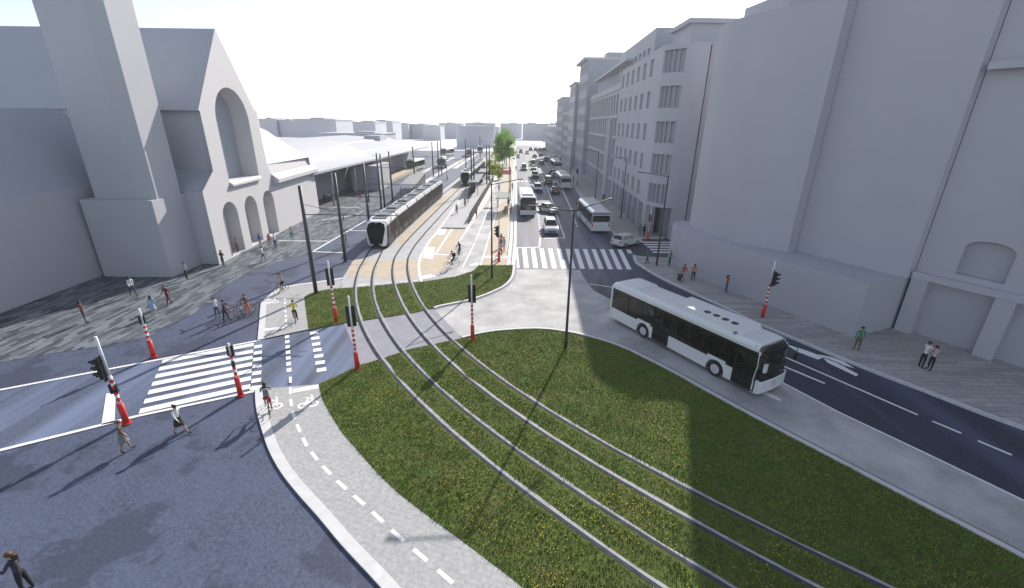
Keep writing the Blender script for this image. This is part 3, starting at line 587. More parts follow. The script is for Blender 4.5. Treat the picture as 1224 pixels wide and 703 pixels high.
# --- platform hall canopies north of the station
cp = thing('platform_canopy', 'curved white canopy roof with deep eaves beside the station front', 'canopy', (-38, 90, 0)); O = (-38, 90, 0)
def canopy(prof, y0, y1, nm, par, m, shift=0.0):
    b = MB(); n = len(prof); vs = [(x, y0, z_) for x, z_ in prof] + [(x + shift, y1, z_) for x, z_ in prof] + [(x, y0, z_ - .35) for x, z_ in prof] + [(x + shift, y1, z_ - .35) for x, z_ in prof]
    fs = [(i, i + 1, n + i + 1, n + i) for i in range(n - 1)] + [(2 * n + i, 2 * n + i + 1, 3 * n + i + 1, 3 * n + i) for i in range(n - 1)] + [(i, i + 1, 2 * n + i + 1, 2 * n + i) for i in range(n - 1)] + [(n + i, n + i + 1, 3 * n + i + 1, 3 * n + i) for i in range(n - 1)] + [(0, n, 3 * n, 2 * n)]
    b.add(rel(vs, O), fs, 0, False); return b.build(nm, m, par)
canopy(spline([(-31.5, 6.4), (-33.2, 6.6), (-35.2, 7.2), (-37.5, 8.4), (-40.5, 9.5), (-46, 10.3), (-60, 10.6)], step=4), 71.8, 107, 'curved_roof', cp, M['roofwhite'], 1.0)
b = MB(); b.bx(-.1, .9, -16.5, 14.5, 0, 8.2); b.build('back_wall', M['clay'], cp); b = MB(); b.box((5.9, 13.6, 2.6), (5.8, 10.5, 5.2)); b.build('kiosk', M['clay'], cp)
for y in (-12, 0, 12): b = MB(); b.tube([(6.0, y + 1.5, 0), (6.2, y + 1.5, 6.2)], .16); b.build('column', M['clay'], cp)
hall = thing('platform_hall', 'wide low white roofed platform hall beyond the curved canopy', 'hall', (-38, 135, 0)); O = (-38, 135, 0)
canopy([(-30.6, 6.4), (-36, 7.3), (-36.2, 7.5), (-44, 8.6), (-44.3, 8.9), (-60, 9.6)], 107.2, 163, 'roof', hall, M['roofwhite'], 1.2)
b = MB(); b.bx(1.2, 2.0, -27.5, 26, 0, 6.8); b.build('wall', M['clay'], hall)
b = MB(); b.box((6.2, -6, .35), (3, 38, .7)); b.build('plinth', M['beige'], hall)
b = MB(); b.bx(-9, -4, 12, 20, 8.2, 10); b.build('roof_light', M['far'], hall)

# --- corner building on the right: podium, rounded tower block, party wall
POD = [(29.4, 30.6), (28.38, 30.2), (24.3, 28.5), (22.75, 31.7), (21.2, 34.9), (19.7, 38.0), (18.3, 41.2), (17.55, 43.8), (17.2, 45.6), (17.25, 47.4), (17.8, 48.7), (19.0, 49.4), (50, 49.4), (50, 30.6)]
cb = thing('corner_building', 'windowless grey corner block with a rounded front above a broad podium', 'building', (26, 40, 0)); O = (26, 40, 0)
b = MB(); b.prism([(x - 26, y - 40) for x, y in POD], 0, 4.08); b.build('podium', M['clay_r'], cb)
arc = spline([(21.5, 49.0), (20.0, 48.8), (19.1, 47.6), (18.85, 45.6), (19.05, 43.6), (19.6, 41.7), (20.5, 40.0), (21.8, 38.2), (23.35, 36.6)], step=5)
b = MB(); b.prism([(x - 26, y - 40) for x, y in [(23.35, 36.6), (24.40, 37.15), (24.40, 49.0)] + arc[:-1]], 4.08, 22.6); b.build('rounded_front', M['clay_r'], cb)
b = MB(); b.prism([(x - 26, y - 40) for x, y in [(24.41, 37.10), (28.12, 30.02), (50, 36), (50, 48.9), (24.41, 48.9)]], 4.08, 26.0); b.build('upper_wall', M['clay_r'], cb)
b = MB(); b.prism([(x - 26, y - 40) for x, y in [(21.3, 40.4), (23.9, 37.6), (24.2, 46.4), (20.6, 46.4)]], 22.6, 23.9); b.build('attic', M['clay_r'], cb)
# --- next building on the right: pillars, ledge, arched window
nb = thing('pillared_building', 'grey building at right edge with thick ground floor pillars and arched window', 'building', (31, 25, 0)); O = (31, 25, 0)
PA, PB = (28.40, 30.05), (43.4, 2.3)
W0 = Vector((PA[0], PA[1], 0)); wd = Vector((PB[0] - PA[0], PB[1] - PA[1], 0)).normalized(); wn = Vector((wd.y, -wd.x, 0))   # outwards (towards the road)
if wn.x > 0: wn = -wn
def WP(q, z_, d=0.0): v = W0 + wd * q + wn * d; return (v.x - 31, v.y - 25, z_)
def slab(b, q0, q1, z0, z1, d0, d1): b.add([WP(q0, z0, d0), WP(q1, z0, d0), WP(q1, z1, d0), WP(q0, z1, d0), WP(q0, z0, d1), WP(q1, z0, d1), WP(q1, z1, d1), WP(q0, z1, d1)], [(0, 1, 2, 3), (4, 5, 6, 7), (0, 1, 5, 4), (1, 2, 6, 5), (2, 3, 7, 6), (3, 0, 4, 7)])
aw = [(2.1, 5.0), (4.5, 5.0)] + [(3.3 + 1.2 * math.cos(PI * k / 12), 6.85 + .55 * math.sin(PI * k / 12)) for k in range(13)]
outl = [(0.06, 4.6), (30, 4.6), (30, 24), (0.06, 24)]
lp = [outl, aw[::-1]]; fl = [p for l in lp for p in l]
b = MB(); b.add([WP(p[0], p[1], -.25) for p in fl], tessellate_polygon([[Vector((p[0], p[1], 0)) for p in l] for l in lp]))
n = len(aw); b.add([WP(p[0], p[1], -.25) for p in aw] + [WP(p[0], p[1], -.75) for p in aw], [(i, (i + 1) % n, n + (i + 1) % n, n + i) for i in range(n)])
b.add([WP(.06, 4.6, -.25), WP(.06, 24, -.25), WP(.06, 24, -12), WP(.06, 4.6, -12)], [(0, 1, 2, 3)]); b.add([WP(.06, 24, -.25), WP(30, 24, -.25), WP(30, 24, -12), WP(.06, 24, -12)], [(0, 1, 2, 3)])
w_ = b.build('wall', M['clay_r'], nb)
b = MB(); b.add([WP(p[0], p[1], -.75) for p in aw], [tuple(range(n))]); b.build('arched_window', M['pane'], w_)
b = MB(); slab(b, .06, 30, 4.16, 4.62, -.25, .14); b.build('ledge', M['clay_r'], nb)
b = MB(); slab(b, .3, 30, 17.35, 17.75, -.24, .55); b.build('cornice', M['clay_r'], nb)
for q in (.08, 4.45, 9.0, 13.5, 18, 22.5):
    b = MB(); slab(b, q, q + .95, 0, 4.17, -.6, .06); b.build('pillar', M['clay_r'], nb)
b = MB(); slab(b, .07, 30, 0, 4.18, -.95, -.62); b.build('shopfront', M['pane'], nb)
b = MB(); slab(b, -.10, .05, 0, 24, -.5, -.28); b.build('joint', M['gap'], nb)

# --- curved corner office building with rows of windows
ob = thing('curved_office_building', 'office building with rounded corner, six window rows and pillared arcade', 'building', (0, 0, 0))
OA, OB = (17.72, 60.3), (18.92, 87.0)
A_, u_, n_, L_ = wall_frame(OB, OA)
rows = [(4.75, 6.75), (8.35, 10.4), (12.1, 14.25), (16.15, 18.2), (20.0, 22.05)]
cols = [1.0 + k * 4.05 for k in range(6)]
holes = [(c, c + 1.75, a, c2) for c in cols for a, c2 in rows]
facade(ob, OB, OA, 4.1, 22.7, holes, .32, M['clay_r'])
for k in range(8): b = MB(); q = k * 3.75; P0 = A_ + u_ * min(q, L_ - .6); b.box((P0.x + u_.x * .3 + .35, P0.y + u_.y * .3, 2.05), (.7, .6, 4.1)); b.build('arcade_pillar', M['clay_r'], ob)
b = MB(); v = [A_ + n_ * -1.6, A_ + u_ * L_ + n_ * -1.6]; b.add([(v[0].x, v[0].y, 0), (v[1].x, v[1].y, 0), (v[1].x, v[1].y, 4.1), (v[0].x, v[0].y, 4.1)], [(0, 1, 2, 3)]); b.build('shop_window', M['pane'], ob)
# rounded corner as facets with openings
CXc, CYc, RR = 21.0, 60.3, 3.28
def cpt(a, r=RR): return (CXc - r * math.cos(a), CYc - r * math.sin(a))
nf = 14
b = MB(); zz = [4.1] + [z_ for r_ in rows for z_ in (r_[0] - .1, r_[1] + .25)] + [22.7]; open_rows = [(r_[0] - .1, r_[1] + .25) for r_ in rows]
i0, i1 = 2, 10
for i in range(nf):
    a0, a1 = PI / 2 * i / nf, PI / 2 * (i + 1) / nf; p, q = cpt(a0), cpt(a1)
    for j in range(len(zz) - 1):
        if i0 <= i < i1 and (zz[j], zz[j + 1]) in open_rows: continue
        b.add([(p[0], p[1], zz[j]), (q[0], q[1], zz[j]), (q[0], q[1], zz[j + 1]), (p[0], p[1], zz[j + 1])], [(0, 1, 2, 3)])
for (za, zb) in open_rows:
    for a in (PI / 2 * i0 / nf, PI / 2 * i1 / nf): p, q = cpt(a), cpt(a, RR - .5); b.add([(p[0], p[1], za), (q[0], q[1], za), (q[0], q[1], zb), (p[0], p[1], zb)], [(0, 1, 2, 3)])
    for i in range(i0, i1):
        a0, a1 = PI / 2 * i / nf, PI / 2 * (i + 1) / nf
        for z_ in (za, zb): b.add([(*cpt(a0), z_), (*cpt(a1), z_), (*cpt(a1, RR - .5), z_), (*cpt(a0, RR - .5), z_)], [(0, 1, 2, 3)])
for i in range(nf):   # soffit over the entrance
    a0, a1 = PI / 2 * i / nf, PI / 2 * (i + 1) / nf; b.add([(*cpt(a0), 4.1), (*cpt(a1), 4.1), (*cpt(a1, .2), 4.1), (*cpt(a0, .2), 4.1)], [(0, 1, 2, 3)])
b.add([(21.0, 57.02, 0), (22.2, 57.02, 0), (22.2, 57.02, 22.7), (21.0, 57.02, 22.7)], [(0, 1, 2, 3)])
rc = b.build('rounded_corner', M['clay_r'], ob)
for (za, zb) in open_rows:
    b = MB()
    for i in range(i0, i1):
        a0, a1 = PI / 2 * i / nf, PI / 2 * (i + 1) / nf; b.add([(*cpt(a0, RR - .5), za), (*cpt(a1, RR - .5), za), (*cpt(a1, RR - .5), zb), (*cpt(a0, RR - .5), zb)], [(0, 1, 2, 3)])
    for k in range(1, 4):
        a = PI / 2 * (i0 + (i1 - i0) * k / 4) / nf; p = cpt(a, RR - .33); b.box((p[0], p[1], (za + zb) / 2), (.34, .09, zb - za - .01), 0, a)
    b.build('corner_window', M['pane'], rc)
b = MB(); b.bx(20.2, 22.2, 60.0, 60.2, 0, 4.09); b.bx(20.2, 20.4, 60.2, 86.5, 0, 4.09); b.build('entrance_wall', M['pane'], ob)
b = MB(); b.bx(17.75, 18.35, 59.6, 60.25, 0, 4.1); b.build('corner_pillar', M['clay_r'], ob); b = MB(); b.bx(20.5, 21.2, 57.05, 57.7, 0, 4.1); b.build('corner_pillar', M['clay_r'], ob)
b = MB(); b.prism([(18.95, 86.9), (17.9, 60.4)] + [cpt(PI / 2 * k / nf, RR - .05) for k in range(nf + 1)] + [(22.2, 57.1), (22.2, 57.6), (40, 57.6), (40, 86.9)], 22.4, 22.6); b.build('roof', M['clay_r'], ob)
b = MB(); ribbon(b, [(18.92, 86.9)] + [(17.74, 60.8)] + [cpt(PI / 2 * k / 10) for k in range(11)] + [(22.2, 57.0)], -.02, .25, 22.6, 22.9); b.build('parapet', M['clay_r'], ob)
b = MB(); b.bx(21.8, 30, 63.0, 69.6, 22.6, 25.8); b.build('penthouse', M['clay_r'], ob)
b = MB(); b.bx(21.2, 30, 62.4, 70.0, 25.8, 26.3); b.build('penthouse_roof', M['clay_r'], ob)
facade(ob, (21.4, 101), (20.5, 74.0), 22.6, 27.3, [(2 + k * 3.0, 3.5 + k * 3.0, 23.7, 25.1) for k in range(8)], .35, M['clay_r'], 'attic_wall')
b = MB(); b.add([(20.5, 74, 22.6), (31, 74, 22.6), (31, 74, 27.3), (20.5, 74, 27.3), (21.4, 101, 27.3), (31, 101, 27.3)], [(0, 1, 2, 3), (3, 2, 5, 4)]); b.build('attic_side', M['clay_bl'], ob)
b = MB(); b.bx(22.21, 40, 57.5, 59.8, 0, 22.88); b.build('side_wing', M['clay_r'], ob)
b = MB(); b.bx(22.38, 22.47, 57.43, 57.497, 0, 22.8); b.build('joint', M['gap'], ob)  # dark strip put in for the seam's shade, which the shallow step barely casts
tag(ob)
# --- gridded facade building
gb = thing('grid_facade_building', 'building with a dense grid of tall narrow windows and white floor bands', 'building', (0, 0, 0))
GA, GB_ = (18.95, 87.02), (20.9, 132)
L3 = math.dist(GA, GB_); hs = []
for (a, c) in ((.4, 3.9), (4.6, 8.0), (8.6, 11.5), (12.1, 15.2), (15.8, 19.4)):
    for k in range(14): hs.append((.7 + k * 3.15, .7 + k * 3.15 + 1.95, a, c))
facade(gb, GB_, GA, 0, 21.2, hs, .95, M['clay_r'])
b = MB(); 
for z_ in (4.1, 8.15, 11.65, 15.35, 20.1): 
    a = offset([GB_, GA], 0); pts = [GB_, GA]; ribbon(b, pts, -.22, -.01, z_, z_ + .3)
b.build('floor_band', M['clay_lt'], gb)
b = MB(); b.bx(19.0, 19.9, 91.5, 94.5, 0, 15.2, 0); b.box((18.85, 93, 7.5), (.7, 2.6, 15)); b.build('pier', M['clay_r'], gb)
b = MB(); b.bx(22.5, 40, 87.2, 131.5, 0, 24.6); b.prism([(19.0, 87.1), (20.9, 131.9), (40, 131.9), (40, 87.1)], 21.0, 21.15); b.build('setback_storey', M['clay_bl'], gb)
b = MB(); b.prism([(19.4, 87.1), (21.3, 131.9), (40, 131.9), (40, 87.1)], 24.6, 24.95); b.build('roof_slab', M['clay_lt'], gb)
# --- taller blocks farther down the street
def street_block(name, label, x0, y0, y1, z1, nrow, ncol, m, step=None, cap=0.0):
    t = thing(name, label, 'building', (x0, y0, 0)); L = y1 - y0; h = z1 / nrow; hs = []
    for r_ in range(nrow):
        for k in range(ncol):
            w_ = L / ncol; hs.append((k * w_ + w_ * .22, k * w_ + w_ * .78, r_ * h + h * .28, r_ * h + h * .82))
    facade(t, (0, L), (0, 0), 0, z1, hs, .4, m)
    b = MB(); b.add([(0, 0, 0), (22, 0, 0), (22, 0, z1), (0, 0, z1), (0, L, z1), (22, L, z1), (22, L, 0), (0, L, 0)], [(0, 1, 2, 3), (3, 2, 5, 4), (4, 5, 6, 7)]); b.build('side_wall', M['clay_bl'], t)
    b = MB(); b.bx(-.5 - cap, 22.2, -.25, L + .2, z1, z1 + .6); b.build('cornice', M['clay_lt'], t)
    b = MB(); b.bx(6, 14, L * .3, L * .6, z1 + .6, z1 + 2.6); b.build('roof_room', m, t)
    return t
street_block('tall_street_building', 'tall slab building with overhanging cornice rising behind the gridded facade', 20.6, 139, 156, 31, 7, 4, M['clay_r'], cap=.9)
street_block('narrow_street_building', 'narrow pale building with vertical piers next to the tall slab', 19.6, 157, 172, 26.2, 6, 5, M['clay_lt'])
street_block('banded_street_building', 'mid height building with banded floors between narrow building and blue end', 19.8, 173, 192, 17.6, 5, 6, M['clay_r'])
street_block('end_street_building', 'bluish block with lit corner near the far end of the avenue', 20.0, 197, 226, 24.0, 6, 6, M['clay_r'])
street_block('low_street_building', 'low last building of the row by the far end of the avenue', 20.0, 238, 300, 12.5, 3, 8, M['clay_lt'])
# --- far skyline: one thing per block
def far_block(label, x0, x1, y, z1, dep=25, room=None, name='distant_block'):
    t = thing(name, label, 'building', ((x0 + x1) / 2, y, 0), 0, 'distant city blocks on the horizon'); w_ = x1 - x0
    b = MB(); b.bx(-w_ / 2, w_ / 2, 0, dep, -.1, z1); 
    nn = max(2, int(w_ / 7)); 
    for k in range(nn):
        u0 = -w_ / 2 + w_ * (k + .2) / nn
    b.build('wall', M['far'], t)
    b = MB(); b.bx(-w_ / 2 - .3, w_ / 2 + .3, -.3, dep + .3, z1, z1 + .45); b.build('roof', M['far'], t)
    b = MB(); rx = room if room is not None else random.uniform(-.3, .3) * w_; b.bx(rx - w_ * .16, rx + w_ * .16, 4, dep * .7, z1 + .45, z1 + 1.1); b.build('roof_room', M['far'], t)

for a in (('pale block with a lit side just right of the station gable', -140, -130.6, 260, 14.4), ('second pale block right of the station gable', -130.2, -121.3, 262, 13.8), ('broad grey block behind the white canopy roof', -111.8, -90.3, 240, 14.6),
          ('narrow recessed block between two broad grey blocks', -112, -104.5, 300, 13.4), ('medium grey block left of the first skyline gap', -102.8, -83.7, 285, 13.6), ('tall grey block ending at the first skyline gap', -106.2, -84.7, 330, 14.3),
          ('low long pale block in front of the grey blocks', -83.4, -56.7, 200, 9.0), ('narrow block right after the first skyline gap', -105.8, -94.2, 420, 12.6), ('slightly lower block second from the skyline gap', -93.6, -79.6, 430, 12.2),
          ('low set back block left of the round building', -77.5, -62.6, 400, 11.2), ('wide block behind the round building on its left', -71.5, -49.9, 450, 13.4), ('wide block straight behind the round building', -49.6, -19.4, 480, 13.9),
          ('pale low block seen beside the green tree', -20.5, -15, 462, 10.2), ('wide block closing the avenue left of its middle', -14.1, 7.9, 480, 14.0), ('wide block closing the avenue right of its middle', 8.3, 32.8, 440, 14.0), ('block at the avenue end touching the right street row', 33.4, 44, 420, 14.6)):
    far_block(*a)
rb = thing('round_building', 'large round grey drum shaped building on the horizon behind the trams', 'building', (-23.8, 292, 0))
b = MB(); n = 40; b.prism([(12.0 * math.cos(2 * PI * k / n), 12 * math.sin(2 * PI * k / n)) for k in range(n)], -.1, 11.9); b.build('wall', M['far'], rb)
b = MB(); b.prism([(12.25 * math.cos(2 * PI * k / n), 12.25 * math.sin(2 * PI * k / n)) for k in range(n)], 11.9, 12.5); b.build('roof', M['far'], rb)

# ------------------------------------------------------------------ buses
def box_shell(b, x0, x1, w, z0, z1, r, mi=0, nose=0.0, tail=0.0):
    """rounded bus body, x along"""
    prof = [(-w, z0), (w, z0), (w, z1 - r), (w - r * .3, z1 - r * .3), (w - r, z1), (-w + r, z1), (-w + r * .3, z1 - r * .3), (-w, z1 - r)]
    vs = []
    secs = [(x0, tail), (x0 + .12, 0), (x1 - .12, 0), (x1, nose)]
    for x, t in secs: vs += [(x - (0 if x > 0 else 0) + (0 if z_ < 1.4 else 0), y * (1 - t), z0 + (z_ - z0) * (1 - t * .4)) for y, z_ in prof]
    n = 8; fs = [(i * n + k, i * n + (k + 1) % n, (i + 1) * n + (k + 1) % n, (i + 1) * n + k) for i in range(3) for k in range(n)] + [tuple(range(7, -1, -1)), tuple(range(3 * n, 4 * n))]
    b.add(vs, fs, mi)
def bus(label, loc, rz, detail=True, group='buses on the avenue', L=12.0, kind='city_bus'):
    t = thing(kind, label, 'bus', loc, rz, group); h = L / 2; H = 3.08
    ra, fa = -2.6 * L / 12, 3.25 * L / 12; wr = .49
    # body side profile with wheel arches; built as ring: floor skirt, windows band separate
    b = MB(); W = 1.275
    for s in (-1, 1):
        y = s * W; zt = 1.12; z0 = .30
        xs = [-h + .05]
        doors = [(-1.75, -.35), (4.35, 5.75)] if s < 0 else []
        segs = [(-h + .05, ra - .62), (ra + .62, fa - .62), (fa + .62, h - .05)]
        out = []
        for a, c in segs:
            cur = a
            for d0, d1 in doors:
                d0 *= L / 12; d1 *= L / 12
                if d0 >= a - .3 and d1 <= c + .3: out.append((cur, max(cur, d0))); cur = d1
            out.append((cur, c))
        for a, c in out:
            if c - a > .02: b.bx(a, c, y - .04 if s > 0 else y, y if s > 0 else y + .04, z0, zt)
        for ax in (ra, fa):
            n = 12; up = 1.12 if ax == ra else 1.12
            arch = [(ax + .60 * math.cos(PI * k / n), .49 + .60 * math.sin(PI * k / n)) for k in range(n + 1)]
            poly = [(ax + .62, z0), (ax + .62, up + .16), (ax - .62, up + .16), (ax - .62, z0), (arch[-1][0], z0)] + arch[::-1] + [(arch[0][0], z0)]
            tri = tessellate_polygon([[Vector((p[0], p[1], 0)) for p in poly]]); b.add([(p[0], y + s * .003, p[1]) for p in poly], tri)
            m_ = len(arch); b.add([(p[0], y, p[1]) for p in arch] + [(p[0], y - s * .5, p[1]) for p in arch], [(i, i + 1, m_ + i + 1, m_ + i) for i in range(m_ - 1)])
    # roof, corner posts, front and back lower panels
    rp = [(-W, 2.62), (-W, 2.86), (-W + .10, 2.99), (-W + .3, H), (W - .3, H), (W - .10, 2.99), (W, 2.86), (W, 2.62)]
    vs = []; secs = [(-h, .96, -.05), (-h + .15, 1, 0), (h - .85, 1, 0), (h - .46, .98, -.03)]
    for x, k, dz in secs: vs += [(x, y * k, z_ + dz) for y, z_ in rp]
    n = 8; b.add(vs, [(i * n + k, i * n + k + 1, (i + 1) * n + k + 1, (i + 1) * n + k) for i in range(3) for k in range(n - 1)] + [tuple(range(n)), tuple(range(3 * n, 4 * n))])
    fr = [(W, -.42), (W - .02, -.12), (W - .22, .0), (0, .06), (-W + .22, .0), (-W + .02, -.12), (-W, -.42)]
    m_ = len(fr); b.add([(h + x, y, .28) for y, x in fr] + [(h + x + .01, y, .95) for y, x in fr] + [(h + x - .03, y, 1.02) for y, x in fr], [(j * m_ + i, j * m_ + i + 1, (j + 1) * m_ + i + 1, (j + 1) * m_ + i) for j in range(2) for i in range(m_ - 1)])
    b.bx(-h, -h + .06, -W, W, .32, 1.55); b.bx(-h + .0, -h + .07, -W, W, 2.45, 2.8)
    for s in (-1, 1): b.bx(-h + .002, -h + .13, s * W - .06, s * W + .06 if False else s * W - .06 + .12, .34, 2.8) if False else b.bx(-h + .005, -h + .12, s * W - .07, s * W + .004 * s + .07 * (0) + (.0), .34, 2.9) if s < 0 else b.bx(-h + .005, -h + .12, s * W - .07, s * W, .34, 2.9)
    for s in (-1, 1):
        b.tube([(h - .40, s * (W - .03), 1.0), (h - .30, s * (W - .03), 1.9), (h - .36, s * (W - .03), 2.75)], .055, 6)
    b.build('body', M['busbody'], t)
    b = MB(); b.bx(-h + .2, h - .3, -W + .06, W - .06, .28, .34); b.bx(-h + .2, -h + 2.2, -W + .1, W - .1, .34, 1.1)
    b.build('floor', M['inside'], t)
    # glazing
    b = MB()
    for s in (-1, 1):
        y = s * (W - .02); b.add([(-h + .12, y, 1.10), (h - .38, y, 1.10), (h - .34, y, 2.66), (-h + .12, y, 2.66)], [(0, 1, 2, 3)])
    b.build('side_glass', M['glass'], t)
    if detail:
        b = MB()
        for s in (-1, 1):
            y = s * (W - .005); 
            for x in (-h + 1.75, -h + 3.1, .95, 2.2, 3.45): b.bx(x * L / 12 - .035 if abs(x) < 3.4 else x - .035, x + .035, y - .006, y + .006, 1.12, 2.62)
            b.bx(-h + .12, h - .4, y - .012, y + .012, 2.50, 2.68)
        b.build('window_pillars', M['black'], t)
    for s, ds in ((-1, [(-1.75, -.35), (4.35, 5.75)]),):
        for d0, d1 in ds:
            b = MB(); y = -W
            for x0, x1 in ((d0, (d0 + d1) / 2 - .01), ((d0 + d1) / 2 + .01, d1)):
                for q in ((x0, x0 + .07, .34, 2.56), (x1 - .07, x1, .34, 2.56), (x0, x1, .34, .42), (x0, x1, 2.46, 2.56)): b.bx(q[0], q[1], y - .014, y + .014, q[2], q[3])
            d_ = b.build('door', M['black'], t)
            b = MB(); b.add([(d0, y + .006, .4), (d1, y + .006, .4), (d1, y + .006, 1.12), (d0, y + .006, 1.12)], [(0, 1, 2, 3)]); b.build('door_glass', M['glass'], d_)
    # windscreen wraps the front
    ws = [(W - .03, -.36), (W - .12, -.14), (W - .3, -.04), (0, .02), (-W + .3, -.04), (-W + .12, -.14), (-W + .03, -.36)]
    b = MB(); m_ = len(ws); b.add([(h + x, y, 1.0) for y, x in ws] + [(h + x - .10, y, 2.35) for y, x in ws] + [(h + x - .36, y * .97, 2.98) for y, x in ws], [(j * m_ + i, j * m_ + i + 1, (j + 1) * m_ + i + 1, (j + 1) * m_ + i) for j in range(2) for i in range(m_ - 1)], 0, True)
    b.build('windscreen', M['glass'], t)
    b = MB(); b.box((h - .24, 0, 2.62), (.2, 1.9, .30)); b.build('destination_display', M['black'], t)
    b = MB(); b.add([(-h - .006, -1.05, 1.58), (-h - .006, 1.05, 1.58), (-h - .006, 1.0, 2.42), (-h - .006, -1.0, 2.42)], [(0, 1, 2, 3)]); b.build('rear_window', M['carglass'], t)
    for s in (-1, 1):
        b = MB(); b.box((h - .09, s * .93, .66), (.12, .40, .17)); b.build('headlight', M['lampwhite'], t)
        b = MB(); b.box((-h - .005, s * 1.15, 1.15), (.03, .14, .55)); b.build('tail_light', M['lampred'], t)
        b = MB(); b.tube([(h - .3, s * 1.2, 2.72), (h + .16, s * 1.33, 2.7), (h + .18, s * 1.38, 2.3)], .025, 6, 1); b.box((h + .18, s * 1.40, 2.08), (.12, .2, .5 if s < 0 else .36), 0 if s < 0 else 1); b.build('mirror', [M['busbody'], M['black']], t)
    for ax in (ra, fa):
        for s in (-1, 1):
            b = MB(); b.wheel((ax, s * (W - .17), wr), wr, .28, n=24); w_ = b.build('wheel', M['rubber'], t)
            b = MB(); b.wheel((ax, s * (W - .06), wr), .30, .09, n=20); b.ell((ax, s * (W - .045), wr), (.29, .05, .29), 14, 6); b.build('rim', M['rim'], w_)
    b = MB(); b.box((1.7, 0, 3.22), (5.2, 1.85, .30), 0, 0, .92); b.build('roof_unit', M['busbody'], t)
    if detail:
        for k in range(4):
            b = MB(); n = 14; c = (1.55 + k * .62, -.42, 3.385); b.prism([(c[0] + .21 * math.cos(2 * PI * j / n), c[1] + .21 * math.sin(2 * PI * j / n)) for j in range(n)], 3.36, 3.385); b.build('roof_fan', M['black'], t)
        b = MB(); b.box((-4.6, 0, 3.14), (1.9, 1.9, .2), 0, 0, .9); b.build('rear_roof_unit', M['busbody'], t)
        b = MB(); b.box((3.9, 0, 3.11), (.12, 2.2, .1)); b.build('roof_seam', M['inside'], t)
        for k in range(7):
            for s in (-1, 1):
                x = -4.6 + k * 1.25
                if s < 0 and (-2.2 < x < .2 or x > 3.9): continue
                b = MB(); b.box((x, s * .75, .95), (.45, .85, .1)); b.box((x - .24, s * .75, 1.3), (.09, .85, .75)); b.build('seat', M['seat'], t)
        b = MB()
        for x, y in ((-1.9, -.85), (-.2, -.85), (4.2, -.85), (5.0, -.5), (1.2, .3), (2.4, .3), (4.9, .1)): b.tube([(x, y, .35), (x, y, 2.7)], .02, 6)
        b.tube([(4.2, -.85, 1.3), (4.9, -.6, 1.4), (5.2, -.5, 1.0)], .022, 6); b.build('handrail', M['yellow'], t)
        b = MB(); n = 18; b.wheel((h + .065, 0, .74), .15, .02, 'x', 20, 0, .125)
        for k in range(3):
            a = PI / 2 + k * 2 * PI / 3; b.add([(h + .072, .018 * math.sin(a), .74 - .018 * math.cos(a)), (h + .072, .135 * math.cos(a), .74 + .135 * math.sin(a)), (h + .072, -.018 * math.sin(a), .74 + .018 * math.cos(a))], [(0, 1, 2)])
        b.build('badge', M['rimc'], t)
    return t
ang = math.atan2(-.868, .496)
mx, my = 10.73 - (.325 * math.cos(ang) + 1.2 * math.sin(ang)), 25.71 - (.325 * math.sin(ang) - 1.2 * math.cos(ang))
B0 = bus('white city bus turning off the avenue past the lawn in the foreground', (mx, my, 0), ang)
# plainer buses for the distance share one build
B1 = bus('white coach coming towards us in the left bus lane behind the zebra crossing', (2.3, 77.4, 0), -PI / 2 + .02, False)
def another(src, label, loc, rz, group=None):
    o = copy_tree(src); o.location = (*loc, 0) if len(loc) == 2 else loc; o.rotation_euler.z = rz; o['label'] = label
    if group: o['group'] = group
    return o
another(B1, 'white bus seen from behind in the right lane nearest the crossing', (11.9, 66.3), PI / 2 + .03)
another(B1, 'white bus seen from behind, middle one of three in the right lane', (12.0, 110.6), PI / 2 + .02)
another(B1, 'farthest white bus seen from behind in the right lane', (14.0, 152.5), PI / 2 + .02)
GB2 = 'buses in the station forecourt'
another(B1, 'white bus in front of the platform hall, nearest the pavement', (-31.2, 146.5), -PI / 2 - .1, GB2)
another(B1, 'white bus parked in the forecourt in front of the tall signal pole', (-24.4, 157), -PI / 2 + .1, GB2)
another(B1, 'dark glazed bus in the forecourt farthest to the left', (-30.5, 214), -PI / 2 - .2, GB2)
another(B1, 'bus at the back of the forecourt just left of the far tram', (-20.5, 212), -PI / 2 + .1, GB2)
another(B1, 'farthest bus of the forecourt in front of the round building', (-17.5, 240), -PI / 2 + .1, GB2)

